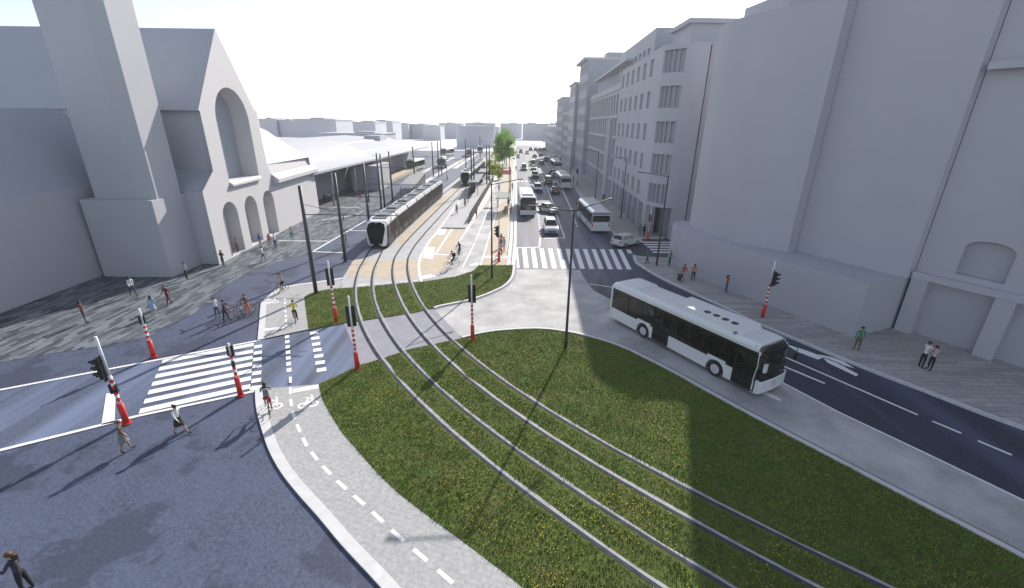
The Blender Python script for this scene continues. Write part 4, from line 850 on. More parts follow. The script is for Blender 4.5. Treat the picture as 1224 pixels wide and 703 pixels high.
# ------------------------------------------------------------------ cars
def car(label, loc, rz, paint, style='sedan', group='cars on the avenue'):
    L, H, W = {'sedan': (4.5, 1.45, .88), 'suv': (4.7, 1.72, .95), 'hatch': (4.0, 1.5, .86), 'van': (5.0, 2.0, .96)}[style]
    t = thing('car', label, 'car', loc, rz, group); h = L / 2
    hood = .92 if style != 'suv' else 1.05; k = H / 1.45
    body = [(-h + .05, .32), (-h, .6), (-h + .03, hood + .02), (-h + .55 if style == 'sedan' else -h + .12, hood + .05), (h - 1.25, hood), (h - .25, hood - .18), (h, .62), (h - .06, .3)]
    b = MB(); n = len(body); vs = []
    for y, s in ((-W, .0), (-W + .1, .04), (W - .1, .04), (W, .0)):
        vs += [(x, y, z_ + (s if z_ > .7 else 0)) for x, z_ in body]
    b.add(vs, [(j * n + i, j * n + (i + 1) % n, (j + 1) * n + (i + 1) % n, (j + 1) * n + i) for j in range(3) for i in range(n)], 0, False)
    tri = tessellate_polygon([[Vector((p[0], p[1], 0)) for p in body]]); b.add(vs[:n], tri); b.add(vs[3 * n:], tri)
    # roof panel and pillars
    rx0, rx1 = {'sedan': (-h + 1.25, h - 2.1), 'suv': (-h + .45, h - 2.0), 'hatch': (-h + .5, h - 1.7), 'van': (-h + .3, h - 1.5)}[style]
    b.box(((rx0 + rx1) / 2, 0, H - .02), (rx1 - rx0, 1.30, .06), 0, 0, .94)
    base0 = -h + .6 if style == 'sedan' else -h + .15; base1 = h - 1.25
    for s in (-1, 1):
        b.tube([(base1, s * (W - .1), hood), (rx1, s * .64, H - .04)], .035, 5); b.tube([(base0, s * (W - .1), hood), (rx0, s * .64, H - .04)], .06, 5); b.tube([((base0 + base1) / 2, s * (W - .08), hood), ((rx0 + rx1) / 2, s * .66, H - .04)], .035, 5)
    b.build('body', paint, t)
    b = MB(); lo = [(base0, -W + .09), (base1, -W + .09), (base1, W - .09), (base0, W - .09)]; hi = [(rx0, -.64), (rx1, -.64), (rx1, .64), (rx0, .64)]
    b.add([(x, y, hood) for x, y in lo] + [(x, y, H - .05) for x, y in hi], [(0, 1, 5, 4), (1, 2, 6, 5), (2, 3, 7, 6), (3, 0, 4, 7)]); b.build('windows', M['carglass'], t)
    for ax in (-h + .85, h - .88):
        for s in (-1, 1):
            b = MB(); b.wheel((ax, s * (W - .09), .33), .33, .22, n=16); w_ = b.build('wheel', M['rubber'], t); b = MB(); b.wheel((ax, s * (W - .0), .33), .22, .06, n=10); b.ell((ax, s * (W + .01), .33), (.21, .03, .21), 10, 4); b.build('rim', M['rimc'], w_)
    for s in (-1, 1):
        b = MB(); b.box((h - .10, s * (W - .24), hood - .25), (.14, .34, .14)); b.build('headlight', M['lampwhite'], t)
        b = MB(); b.box((-h + .02, s * (W - .18), hood - .12), (.08, .26, .2)); b.build('tail_light', M['lampred'], t)
    b = MB(); b.box((h - .02, 0, .5), (.06, 1.1, .18)); b.build('grille', M['black'], t)
    b = MB(); b.box((-h - .005, 0, .62), (.03, .52, .12)); b.build('number_plate', M['white'], t)
    return t
def pm(c): return colmat(c, .25, 'paint')
SIL, WHT, BLK, BLU, GRY, RED_, BRN = pm((.42, .43, .45)), pm((.62, .62, .64)), pm((.02, .02, .024)), pm((.06, .09, .22)), pm((.13, .14, .16)), pm((.22, .03, .03)), pm((.10, .05, .035))
D, U_ = -PI / 2, PI / 2
CARS = {}
def ac(label, px, rz, paint, style):
    k = (paint.name, style)
    if k in CARS: o = copy_tree(CARS[k]); o.location = (*px, 0); o.rotation_euler.z = rz; o['label'] = label
    else: o = CARS[k] = car(label, (*px, 0), rz, paint, style)
    return o
ac('silver off road car waiting at the stop line in the middle lane', (5.25, 61.0), D, SIL, 'suv')
ac('pale sedan turning out of the middle lane behind the silver off road car', (6.1, 75.6), D + .5, WHT, 'sedan')
ac('blue car coming towards us behind the pale turning sedan', (5.4, 100.5), D, BLU, 'suv')
ac('dark sedan with pale roof driving away left of the middle bus', (9.0, 98.0), U_, BLK, 'sedan')
ac('dark brown van driving away behind the pale roofed sedan', (8.7, 114.5), U_, BRN, 'van')
ac('small grey blue hatchback beside the middle bus', (11.6, 128.5), U_, GRY, 'hatch')
ac('black car coming towards us just beyond the far zebra crossing', (6.0, 127.5), D, BLK, 'suv')
ac('white van at the left kerb beyond the far zebra crossing', (3.4, 149.0), D, WHT, 'van')
ac('dark car behind the white van at the left kerb', (3.6, 158.0), D, BLK, 'sedan')
ac('low pale car beside the white van', (6.5, 150.5), D, SIL, 'sedan')
ac('dark van following the low pale car', (6.9, 166.0), D, GRY, 'van')
ac('small dark car in the lane left of the farthest bus', (10.2, 171.0), U_, BLK, 'hatch')
ac('dark blue car in front of the farthest bus', (13.0, 188.0), U_, BLU, 'suv')
ac('grey car alone in the third lane far away', (9.3, 207.0), U_, GRY, 'sedan')
ac('black car beside the grey one far away', (12.6, 217.0), U_, BLK, 'sedan')
ac('dark red car far away in the second lane', (6.6, 232.0), D, RED_, 'sedan')
ac('dark green car far away in the first lane', (3.6, 240.0), D, pm((.03, .07, .055)), 'suv')
ac('pale car far away right at the left kerb', (1.9, 205.0), D, WHT, 'hatch')
ac('leftmost of the four cars queuing at the far end of the avenue', (9.4, 262.0), U_, BLK, 'suv')
ac('second from left of the four cars queuing at the far end', (12.2, 264.0), U_, GRY, 'sedan')
ac('third from left of the four cars queuing at the far end', (14.6, 262.0), U_, BLK, 'sedan')
ac('rightmost of the four cars queuing at the far end of the avenue', (17.2, 265.0), U_, BLU, 'sedan')
ac('small blue car driving away between far zebra and middle bus', (11.3, 136.5), U_, BLU, 'hatch')
ac('white hatchback with black roof turning into the side street', (14.15, 53.95), .66, WHT, 'hatch')

# ------------------------------------------------------------------ trams
def tram(label, path, group, n_mod=7):
    """low floor tram following its track: list of (x, y) from nose to tail"""
    a, z_ = path[0], path[-1]; t = thing('tram', label, 'tram', (a[0], a[1], 0), 0, group)
    cum = [0]
    for i in range(len(path) - 1): cum.append(cum[-1] + math.dist(path[i], path[i + 1]))
    def P(s_):
        s_ = max(0, min(cum[-1] - .01, s_))
        for i in range(len(path) - 1):
            if s_ <= cum[i + 1]:
                k = (s_ - cum[i]) / (cum[i + 1] - cum[i]); d = Vector((path[i + 1][0] - path[i][0], path[i + 1][1] - path[i][1])).normalized()
                return Vector((path[i][0] + (path[i + 1][0] - path[i][0]) * k, path[i][1] + (path[i + 1][1] - path[i][1]) * k)), d
    Lt = cum[-1]; W = 1.28; mods = []; s_ = 0.0; lens = [6.4, 5.4, 5.4, 5.4, 5.4, 5.4, 6.4]; k = Lt / (sum(lens) + .5 * (len(lens) - 1)); 
    for i, l in enumerate(lens):
        l *= k; mods.append((s_, s_ + l)); s_ += l + .5 * k
    for i, (s0, s1) in enumerate(mods):
        p0, _ = P(s0); p1, _ = P(s1); d = (p1 - p0).normalized(); l = (p1 - p0).length; rz = math.atan2(d.y, d.x)
        def place(bm, nm, m, par=None):
            M4 = Matrix.Rotation(rz, 4, 'Z'); o3 = Vector((p0.x - a[0], p0.y - a[1], 0)); bm.v = [tuple(M4 @ Vector(v) + o3) for v in bm.v]; return bm.build(nm, m, par or t)
        x0 = 0.0; x1 = l
        nose0 = i == 0; nose1 = i == len(mods) - 1
        def sec(x, w, zt, zb=.28):
            return [(x, -w, zb), (x, -w * 1.0, 1.0), (x, -w, 2.75), (x, -w * .93, 3.02), (x, -w * .72, zt), (x, w * .72, zt), (x, w * .93, 3.02), (x, w, 2.75), (x, w, 1.0), (x, w, zb)]
        if nose0: xs = [(.42, .66, 2.2), (.75, .86, 2.85), (1.3, .97, 3.15), (2.2, 1, 3.2), (l, 1, 3.2)]
        elif nose1: xs = [(0, 1, 3.2), (l - 2.2, 1, 3.2), (l - 1.3, .97, 3.15), (l - .75, .86, 2.85), (l - .42, .66, 2.2)]
        else: xs = [(0, 1, 3.2), (l, 1, 3.2)]
        b = MB(); secs = []
        for x, w, zt in xs:
            q = sec(x, W * w, max(zt, 2.0)); 
            if zt < 3.0: q = [(c[0], c[1], min(c[2], .28 + (c[2] - .28) * zt / 3.2)) for c in q]
            secs += q
        n = 10; 
        for j in range(len(xs) - 1):
            f = [(j * n + q, j * n + q + 1, (j + 1) * n + q + 1, (j + 1) * n + q) for q in range(n - 1)]
            for qi, ff in enumerate(f): b.add([secs[e] for e in ff], [(0, 1, 2, 3)], 0 if qi in (2, 3, 4, 5, 6) else 1, False)
        b.add(secs[:n], [tuple(range(n - 1, -1, -1))], 1); b.add(secs[-n:], [tuple(range(n))], 1)
        mod = place(b, 'car_body', [M['busbody'], M['tramdark']])
        # windows, doors
        a0 = 2.3 if nose0 else .25; a1 = l - 2.3 if nose1 else l - .25; nwin = max(2, int((a1 - a0) / 1.15))
        for s in (-1, 1):
            b = MB()
            for q in range(nwin):
                u0 = a0 + (a1 - a0) * (q + .07) / nwin; u1 = a0 + (a1 - a0) * (q + .93) / nwin; zl = .5 if q % 3 == 1 else 1.12
                b.add([(u0, s * (W + .008), zl), (u1, s * (W + .008), zl), (u1, s * (W + .008), 2.62), (u0, s * (W + .008), 2.62)], [(0, 1, 2, 3)])
            place(b, 'side_windows', M['trampane'], mod)
        b = MB(); b.box(((a0 + a1) / 2, 0, 3.24), (a1 - a0 - .1, 1.72, .12)); b.box(((a0 + a1) / 2 + .4, 0, 3.37), ((a1 - a0) * .55, 1.35, .22)); place(b, 'roof_equipment', M['tramroof'], mod)
        for s in (-1, 1):
            b = MB(); b.box(((a0 + a1) / 2, s * 1.02, 3.13), (a1 - a0 + .15, .34, .12), 0, 0, .9); place(b, 'roof_edge', M['busbody'], mod)
        if i < len(mods) - 1:
            b = MB(); b.box((l + .25 * k, 0, 1.7), (.56 * k, 2.3, 2.75)); place(b, 'bellows', M['black'])
        b = MB(); b.box((l * .5, 0, .28), (2.4, 1.7, .4)); place(b, 'bogie', M['black'], mod)
        if nose0 or nose1:
            sg = 1 if nose0 else -1; X = (lambda v: v) if nose0 else (lambda v: l - v)
            fr = [(.0, .26), (.10, .62), (.22, 1.0)]
            # black oval windscreen standing proud of a white mask
            mask = MB(); wsn = MB(); prof = [(.34, .36, .02), (.86, .62, .02), (1.2, 1.4, .06), (1.16, 2.3, .30), (.98, 2.95, .72), (.55, 3.18, 1.05)]
            ins = [(.05, .40, .36), (.52, .46, .30), (.82, .75, .20), (.90, 1.5, .16), (.88, 2.3, .32), (.66, 2.82, .60), (.05, 3.0, .74)]
            ring = lambda L_, dx: [(X(x + dx), y, z2) for y, z2, x in L_] + [(X(x + dx), -y, z2) for y, z2, x in L_[::-1]]
            o_ = [(.62, .30, .46), (.98, .36, .50), (1.16, .8, .62), (1.22, 1.5, .66), (1.20, 2.4, .86), (1.0, 2.98, 1.12), (.55, 3.18, 1.22)]
            i_ = ins[1:]
            outer = [(X(x), y, z2) for y, z2, x in o_] ; inner = [(X(x), y, z2) for y, z2, x in [(.40, .38, .21), (.60, .46, .19), (.74, .85, .20), (.90, 1.5, .24), (1.06, 2.35, .50), (.92, 2.90, .84), (.42, 3.10, 1.0)]]
            for s in (1, -1):
                vs = [(p[0], p[1] * s, p[2]) for p in outer] + [(p[0], p[1] * s, p[2]) for p in inner]; n7 = 7
                mask.add(vs, [(q, q + 1, n7 + q + 1, n7 + q) for q in range(n7 - 1)], 0, True)
            mask.add([(p[0], p[1] * s, p[2]) for s in (1, -1) for p in (outer[0], inner[0])], [(0, 1, 3, 2)]); mask.add([(p[0], p[1] * s, p[2]) for s in (1, -1) for p in (outer[-1], inner[-1])], [(0, 1, 3, 2)])
            mk = place(mask, 'front_mask', M['busbody'], mod)
            vs = [(p[0], p[1] * s, p[2]) for s in (1, -1) for p in inner]; n7 = 7
            wsn.add(vs + [(X(.10), 0, 1.5), (X(.26), 0, 2.35), (X(.12), 0, .85), (X(.18), 0, .48), (X(.56), 0, 2.85), (X(.68), 0, 3.0), (X(.20), 0, .42)], [(0, 1, 17, 20), (1, 2, 16, 17), (2, 3, 14, 16), (3, 4, 15, 14), (4, 5, 18, 15), (5, 6, 19, 18), (7, 8, 17, 20), (8, 9, 16, 17), (9, 10, 14, 16), (10, 11, 15, 14), (11, 12, 18, 15), (12, 13, 19, 18)], 0, True)
            place(wsn, 'windscreen', M['tramglass'], mod)
            for s in (-1, 1):
                b = MB(); b.add([(X(1.15), s * 1.275, 1.25), (X(2.15), s * 1.292, 1.25), (X(2.15), s * 1.292, 2.5), (X(1.3), s * 1.272, 2.5)], [(0, 1, 2, 3)]); place(b, 'cab_window', M['tramglass'], mod)
                b = MB(); b.box((X(.14), s * .5, .62), (.08, .3, .09)); place(b, 'headlight', M['lampwhite'], mod)
    return t
def sub(path, y0, y1):
    def at(y):
        for i in range(len(path) - 1):
            if path[i][1] <= y <= path[i + 1][1]:
                k = (y - path[i][1]) / (path[i + 1][1] - path[i][1]); return (path[i][0] + (path[i + 1][0] - path[i][0]) * k, y)
    return [at(y0)] + [p for p in path if y0 < p[1] < y1] + [at(y1)]
TLs = spline(TL, step=3); TRs = spline(TR, step=3)
tram('long white and black tram nearest to the viewer, halted at the platform', sub(TLs, 50.2, 92.5), 'trams')
tram('far tram coming out of the background beside the yellow bushes', sub(TRs, 107.5, 150), 'trams')

# ------------------------------------------------------------------ catenary poles
def cat_pole(label, x, y, h=9.2, arm=0.0, az=6.9, r=.17):
    t = thing('catenary_pole', label, 'pole', (x, y, 0), 0, 'catenary poles along the tram tracks')
    b = MB(); b.tube([(0, 0, 0), (0, 0, h)], [r, r * .8], 10); b.box((0, 0, .02), (.5, .5, .04)); b.build('post', M['pole'], t)
    if arm:
        b = MB(); b.tube([(0, 0, az), (arm, .05, az)], .04, 6); b.tube([(0, 0, az + .85), (arm * .45, .02, az + .06)], .02, 5); b.build('arm', M['pole'], t)
        for k in (.42, .93):
            b = MB(); b.tube([(arm * k, 0, az), (arm * k, 0, az - .45)], .03, 6); b.tube([(arm * k - .5, 0, az - .5), (arm * k + .3, 0, az - .45)], .02, 5); b.build('insulator', M['black'], t)
    return t
cat_pole('dark catenary pole at the corner of the small lawn, nearest on the left', *(-17.03, 35.92), 9.2, 7.6, 6.9)
cat_pole('dark catenary pole standing by the front of the near tram on its left', *(-17.90, 45.55), 9.2, 7.2, 6.9)
cat_pole('dark catenary pole rising behind the nose of the near tram', -18.2, 55.5, 9.3, 6.8, 6.9)
cat_pole('first of the close pair of poles left of the near tram', *(-22.79, 76.81), 9.2, 7.4, 6.9)
cat_pole('second of the close pair of poles left of the near tram', *(-22.55, 78.06), 9.0, 0)
cat_pole('thin pole in front of the platform shelter by the forecourt', *(-22.88, 84.80), 9.0, 0)
cat_pole('pole in front of the leftmost forecourt bus', -22.4, 103, 9.0, 7.5, 6.9)
cat_pole('left pole of the group of three by the forecourt signal', -21.8, 124, 9.2, 0)
cat_pole('middle pole of the group of three by the forecourt signal', -20.8, 127, 9.4, 8, 6.9)
cat_pole('right pole of the group of three by the forecourt signal', -20.6, 131, 9.6, 0)
cat_pole('left pole of the pair standing at the start of the dark railing', *(-8.78, 95.17), 9.2, -5.6, 6.9)
cat_pole('right pole of the pair standing at the start of the dark railing', *(-8.35, 96.42), 9.0, 0)
cat_pole('left pole of the pair halfway along the dark railing', *(-6.57, 112.16), 9.2, -5.5, 6.9)
cat_pole('right pole of the pair halfway along the dark railing', *(-6.04, 113.87), 9.2, 0)
cat_pole('distant pole left of the far tram', -15.6, 150, 9.2, 4.5, 6.9)
cat_pole('distant pole between the far tram and the yellow bushes', -6.3, 160, 9.4, -4.5, 6.9)
cat_pole('farthest pole in front of the round building', -13.8, 190, 9.4, 4.5, 6.9)
for nm, T in (('left', TLs), ('right', TRs)):
    b = MB(); b.tube([(p[0], p[1], 5.9) for p in T if p[1] > 36 and p[1] < 200][::3], .012, 4); tag(b.build('overhead_wire', M['black']), 'thin contact wire hanging over the %s tram track' % ('outer left' if nm == 'left' else 'inner right'), 'wire', 'overhead wires')

# ------------------------------------------------------------------ street lamps
def lamp(label, x, y, h, arms, r=.09):
    t = thing('street_lamp', label, 'street lamp', (x, y, 0), 0, 'street lamps')
    b = MB(); b.tube([(0, 0, 0), (0, 0, 1.2), (0, 0, 1.25), (0, 0, h)], [r * 1.25, r * 1.2, r, r * .62], 10); b.box((0, 0, .02), (.4, .4, .04)); b.build('pole', M['dark'], t)
    for (dx, dy, dz) in arms:
        b = MB(); b.tube([(0, 0, h - .12), (dx * .6, dy * .6, h - .06 + dz * .6), (dx, dy, h + dz)], .04, 6); a_ = b.build('arm', M['dark'], t)
        b = MB(); l = math.hypot(dx, dy); ux, uy = dx / l, dy / l; rz = math.atan2(uy, ux); b.box((dx + ux * .3, dy + uy * .3, h + dz), (.62, .20, .07), 0, rz, .8); b.build('lamp_head', M['dark'], a_)
    return t
lamp('tall double armed street lamp on the edge of the main lawn', *(3.64, 26.47), 9.3, [(-2.2, .2, .12), (2.5, 2.7, .18)])
lamp('street lamp with long arm on the right pavement by the side street', *(15.39, 45.35), 9.4, [(-2.1, 1.6, .1)])
lamp('street lamp with long arm in front of the pillared arcade', *(17.20, 70.39), 9.4, [(-2.1, 1.6, .1)])
lamp('street lamp before the gridded facade behind the right hand bus', *(15.95, 87.41), 9.4, [(-2.1, 1.0, .1)])
lamp('distant street lamp with long arm at the end of the gridded facade', 16.4, 132, 9.4, [(-2.1, 1.0, .1)])
lamp('double armed street lamp on the small lawn beside the cycle path', *(-1.97, 40.67), 9.0, [(2.4, 2.2, .1)])
lamp('distant street lamp on the beige strip by the green tree', -.9, 96, 9.2, [(2.2, 1.0, .1), (-2.2, -1, .1)])
# ------------------------------------------------------------------ traffic lights
def signal(label, x, y, rz, h=4.7, top=.5, head=None, band=(1.25, 3.0), boxes=(), plate=False, stripe=.17, base=1.15, hz=3.25, darkband=()):
    """red foot, striped shaft, white top; head 'lens' shows three hooded lenses along +x, 'back' only its black back plate"""
    t = thing('traffic_light', label, 'traffic light', (x, y, 0), rz, 'striped traffic light posts')
    b = MB(); b.tube([(0, 0, 0), (0, 0, base)], .135, 12); b.tube([(0, 0, 0), (0, 0, .05)], .2, 12); b.build('foot', M['red'], t)
    b = MB(); z_ = base; k = 0
    while z_ < h - .01:
        z2 = min(h, z_ + stripe) if z_ < band[1] else h
        mi = (0 if k % 2 else 1) if z_ < band[1] else 1
        if any(a <= z_ < c for a, c in darkband): mi = 2
        b.tube([(0, 0, z_), (0, 0, z2)], .085 if z_ < band[1] else .055, 10, mi); z_ = z2; k += 1
    b.build('post', [M['red'], M['white'], M['black']], t)
    if head:
        b = MB(); b.box((.20, 0, hz), (.24, .30, 1.05)); b.box((.10, 0, hz), (.03, .52, 1.30)); b.box((.06, 0, hz - .35), (.16, .06, .06)); b.box((.06, 0, hz + .35), (.16, .06, .06)); hd = b.build('signal_head', M['black'], t)
        for j, c in enumerate((M['redl'], M['amber'], M['greenl'])):
            b = MB(); b.ell((.315, 0, hz + .33 - j * .33), (.03, .11, .11), 12, 6); b.build('lens', c, hd)
            b = MB(); n = 12; zc = hz + .33 - j * .33; vs = []
            for q in range(n + 1):
                a = PI * (q / n) * 1.25 - PI * .125; vs += [(.32, .135 * math.cos(a), zc + .135 * math.sin(a)), (.58 if 2 < q < 10 else .45, .13 * math.cos(a), zc + .13 * math.sin(a) - .03)]
            b.add(vs, [(2 * q, 2 * q + 1, 2 * q + 3, 2 * q + 2) for q in range(n)]); b.build('visor', M['black'], hd)
    for (bz, bh) in boxes:
        b = MB(); b.box((.12, 0, bz), (.10, .15, bh)); b.box((-.11, 0, bz), (.07, .13, bh * .9)); b.box((0, 0, bz), (.2, .06, .06)); b.build('push_button_box', M['black'], t)
    return t
signal('big traffic light with three hooded lenses by the road line, left foreground', *(-18.89, 18.00), R(197), 4.75, head=True, band=(1.2, 2.65), boxes=((2.0, .5),), darkband=((1.7, 1.9),), hz=3.15)
signal('short striped post at the far left end of the zebra crossing', *(-22.54, 24.58), R(200), 3.3, band=(1.2, 2.2), boxes=((2.55, .55),))
signal('short striped post standing on the left zebra crossing near its right end', *(-14.69, 20.47), R(20), 3.2, band=(1.1, 2.4), boxes=((2.75, .6),), darkband=((1.75, 2.05),))
signal('traffic light by the rails at the near edge of the track crossing', *(-9.31, 23.43), R(108), 4.75, head=True, band=(1.2, 2.75), hz=3.45, stripe=.15)
signal('traffic light standing in the small lawn left of the rails', *(-13.14, 30.19), R(113), 4.75, head=True, band=(1.2, 2.75), hz=3.5)
signal('traffic light at the tip of the main lawn beside the bus lane', *(-2.68, 27.46), R(82), 4.75, head=True, band=(1.2, 2.75), hz=3.4, stripe=.15)
signal('traffic light on the beige strip by the zebra crossing over the avenue', *(-1.46, 46.29), R(150), 4.5, head=True, band=(1.2, 2.7), hz=3.3)
signal('traffic light on the right pavement facing the pillared building', *(19.64, 31.85), R(-25), 4.7, head=True, band=(1.2, 2.75), hz=3.3)
signal('striped post by the rounded office corner at the side street', *(17.53, 56.34), R(190), 4.4, band=(1.2, 2.75), boxes=((3.0, .9),))
signal('traffic light beside the arcade at the far right pavement', 15.8, 112, R(200), 4.6, head=True, band=(1.1, 2.75), hz=3.4)
signal('far striped traffic light by the forecourt in front of the buses', *(-17.61, 120.65), R(200), 4.6, head=True, band=(1.2, 2.75), hz=3.4)
signal('dark signal beside the nose of the near tram', *(-21.28, 65.41), R(120), 4.2, head=True, band=(1.0, 2.6), hz=3.6)
# ------------------------------------------------------------------ shelters, railing, banner
def shelter(label, x, y, rz, L, Wd, h, roofm, group='waiting shelters'):
    t = thing('waiting_shelter', label, 'shelter', (x, y, .0), rz, group)
    b = MB(); b.box((0, 0, h), (Wd + .5, L + .4, .14), 0, 0, .97); b.build('roof', roofm, t)
    n = max(2, int(L / 2.6)) 
    for k in range(n + 1):
        for s in (-1, 1) if k in (0, n) else (1,):
            b = MB(); b.bx(s * Wd / 2 - .05, s * Wd / 2 + .05, -L / 2 + k * L / n - .05, -L / 2 + k * L / n + .05, 0, h - .07); b.build('post', M['pole'], t)
    for k in range(n):
        b = MB(); b.bx(Wd / 2 - .01, Wd / 2 + .01, -L / 2 + (k + .04) * L / n, -L / 2 + (k + .96) * L / n, .15, h - .3); b.build('glass_panel', M['shelterglass'], t)
    b = MB(); b.box((Wd / 2 - .4, 0, .45), (.4, L * .7, .06)); 
    for s in (-1, 0, 1): b.box((Wd / 2 - .4, s * L * .3, .22), (.08, .08, .42))
    b.build('bench', M['dark'], t)
    return t
shelter('long grey roofed glass waiting shelter left of the near tram', -20.9, 95.5, .10, 24, 2.4, 3.1, M['inside'])
shelter('glass bus shelter on the beige strip by the bus lane', -1.75, 76, 0, 6.5, 1.7, 2.7, M['shelterglass'])
shelter('dark shelter on the tram platform behind the railing', -8.2, 100, PI, 16, 1.8, 2.8, M['tramroof'])
shelter('second dark shelter farther along the tram platform', -7.6, 116.5, PI, 9, 1.8, 2.8, M['tramroof'])
rl = thing('platform_railing', 'long dark railing between the tram platform and the cycle path', 'railing', (-6.5, 66, 0))
for k in range(28):
    b = MB(); b.box((k * .045, k * 2, .68), (.08, .08, 1.36)); b.build('post', M['dark'], rl)
for k in range(27):
    b = MB(); b.box((k * .045 + .02, k * 2 + 1, .72), (.05, 1.86, 1.15), 0, -.0225); b.build('panel', M['dark'], rl)
b = MB(); b.tube([(0, 0, 1.38), (27 * .045, 54, 1.38)], .05, 8); b.build('handrail', M['dark'], rl)
bn = thing('stop_sign_banner', 'red horizontal stop banner with pale lettering above the beige strip', 'sign', (-1.75, 87, 0))
b = MB(); b.tube([(1.2, 0, 0), (1.2, 0, 6.0)], .07, 8); b.build('post', M['pole'], bn)
b = MB(); b.box((.35, 0, 5.35), (1.6, .12, .75)); pn_ = b.build('panel', M['signred'], bn)
b = MB()
for k in range(7): b.box((-.25 + k * .2, -.07, 5.4), (.13, .012, .10 if k % 2 else .16))
b.box((.35, -.07, 5.14), (1.2, .012, .04)); b.build('lettering', M['signwhite'], pn_)
# ------------------------------------------------------------------ trees and bushes
def tree(label, x, y, h, r, n, leafm, name='street_tree', group='trees on the central strip', z0=.28):
    t = thing(name, label, 'tree' if name == 'street_tree' else 'bush', (x, y, 0), 0, group); rnd = random.Random(int(x * 37 + y))
    b = MB(); tr = h * z0; b.tube([(0, 0, 0), (.05, 0, tr), (-.05, .05, h * .6), (0, 0, h * .86)], [.16, .12, .07, .03] if name == 'street_tree' else [.05, .04, .03, .02], 8)
    cl = []
    for k in range(26):
        zc = rnd.uniform(tr + .2, h * .96); q = (zc - tr) / (h - tr); rr = r * math.sin(PI * min(1, max(.12, q * .86 + .12))) ** .8; a = rnd.uniform(0, 2 * PI); d = rr * rnd.uniform(.35, .92)
        c = (d * math.cos(a), d * math.sin(a), zc); cl.append((c, r * rnd.uniform(.30, .5)))
        if k % 2 == 0: b.tube([(0, 0, max(tr, zc - d * .9)), (c[0] * .6, c[1] * .6, zc - d * .2), c], [.05, .03, .012] if name == 'street_tree' else [.02, .015, .008], 5)
    b.build('trunk', M['bark'], t)
    b = MB()
    for c, cr in cl:
        for _ in range(n // 26):
            v = Vector((rnd.gauss(0, 1), rnd.gauss(0, 1), rnd.gauss(0, .85))); v = v.normalized() * cr * rnd.random() ** .4; s = rnd.uniform(.12, .26) * (1 if name == 'street_tree' else .6); p = Vector(c) + v
            u = Vector((rnd.gauss(0, 1), rnd.gauss(0, 1), rnd.gauss(0, 1))).normalized() * s; w_ = u.cross(Vector((rnd.gauss(0, 1), rnd.gauss(0, 1), rnd.gauss(0, 1)))).normalized() * s * .7
            b.add([p - u, p + w_, p + u, p - w_], [(0, 1, 2, 3)])
    me = b.build('crown', leafm, t, fix=False); return t
tree('nearest green street tree at the end of the platform railing', -3.6, 150, 11.2, 3.4, 5600, M['leaf'])
tree('middle green street tree of the row, just behind the nearest one', -2.6, 161, 11.8, 3.5, 4400, M['leaf'])
tree('last green street tree of the row on the central strip', -3.4, 173, 12.0, 3.6, 3600, M['leaf'])
for k, (x, y, h, r, l) in enumerate(((-6.8, 131, 4.4, 1.7, 'tall yellow bush beside the far tram'), (-5.6, 126, 3.6, 1.4, 'yellow bush left of the red banner'), (-3.7, 122, 3.6, 1.4, 'low yellow bush under the green trees'), (-5.9, 141, 6.0, 2.2, 'yellow green bush behind the platform shelters'))):
    tree(l, x, y, h, r, 1900, M['leafy'], 'yellow_bush', 'yellow bushes on the central strip', .12)

# ------------------------------------------------------------------ people
SKIN = {'l': colmat((.50, .33, .24)), 'm': colmat((.36, .22, .14)), 'd': colmat((.12, .065, .04))}
HAIRC = {'dark': colmat((.018, .013, .011), .6), 'brown': colmat((.09, .045, .02), .6), 'fair': colmat((.30, .19, .08), .6), 'grey': colmat((.25, .25, .25), .6)}
C = dict(white=(.72, .72, .73), black=(.018, .018, .022), navy=(.03, .04, .10), jeans=(.07, .10, .19), red=(.42, .035, .04), maroon=(.13, .022, .03), plaid=(.24, .06, .06), grey=(.20, .20, .21), ltgrey=(.38, .38, .40), green=(.05, .22, .10), yellow=(.62, .50, .04), orange=(.55, .18, .07), ltblue=(.30, .42, .60), blue=(.06, .09, .35), beige=(.42, .34, .24), brown=(.16, .09, .05), pink=(.60, .40, .42), khaki=(.20, .19, .12), purple=(.12, .06, .25), charcoal=(.05, .05, .06), skin=(.36, .22, .14))
def cm(k): return colmat(C[k])
POSE = {  # legs: (hip pitch, knee bend, spread); arms: (pitch, outward, elbow)
 'stand': dict(l=((3, 2, 3), (-2, 2, 3)), a=((4, 9, 10), (-2, 9, 12)), lean=0),
 'walk': dict(l=((24, 6, 2), (-18, 14, 2)), a=((-20, 8, 18), (22, 8, 22)), lean=4),
 'step': dict(l=((12, 4, 2), (-10, 10, 2)), a=((-10, 8, 14), (12, 8, 18)), lean=2),
 'phone': dict(l=((4, 2, 3), (-4, 2, 3)), a=((30, 20, 118), (6, 8, 14)), lean=2),
 'front': dict(l=((4, 2, 3), (-2, 2, 3)), a=((6, 12, 92), (8, 12, 96)), lean=0, **{'in': 1.5}),
 'hip': dict(l=((4, 3, 5), (-3, 2, 5)), a=((-18, 38, 70), (-5, 12, 12)), lean=0),
 'point': dict(l=((3, 2, 3), (-2, 2, 3)), a=((78, 20, 8), (10, 9, 20)), lean=3),
 'hug': dict(l=((4, 2, 3), (-4, 3, 3)), a=((58, -2, 48), (54, -2, 52)), lean=5),
 'ride': dict(l=((68, 72, 4), (28, 34, 4)), a=((38, 10, 20), (38, 10, 20)), lean=16, hip=.98),
 'push': dict(l=((14, 4, 2), (-8, 8, 2)), a=((46, 10, 26), (40, 6, 24)), lean=5),
 'sit': dict(l=((86, 84, 5), (84, 80, 5)), a=((30, 10, 40), (28, 10, 44)), lean=6, hip=.50),
}
DG = None
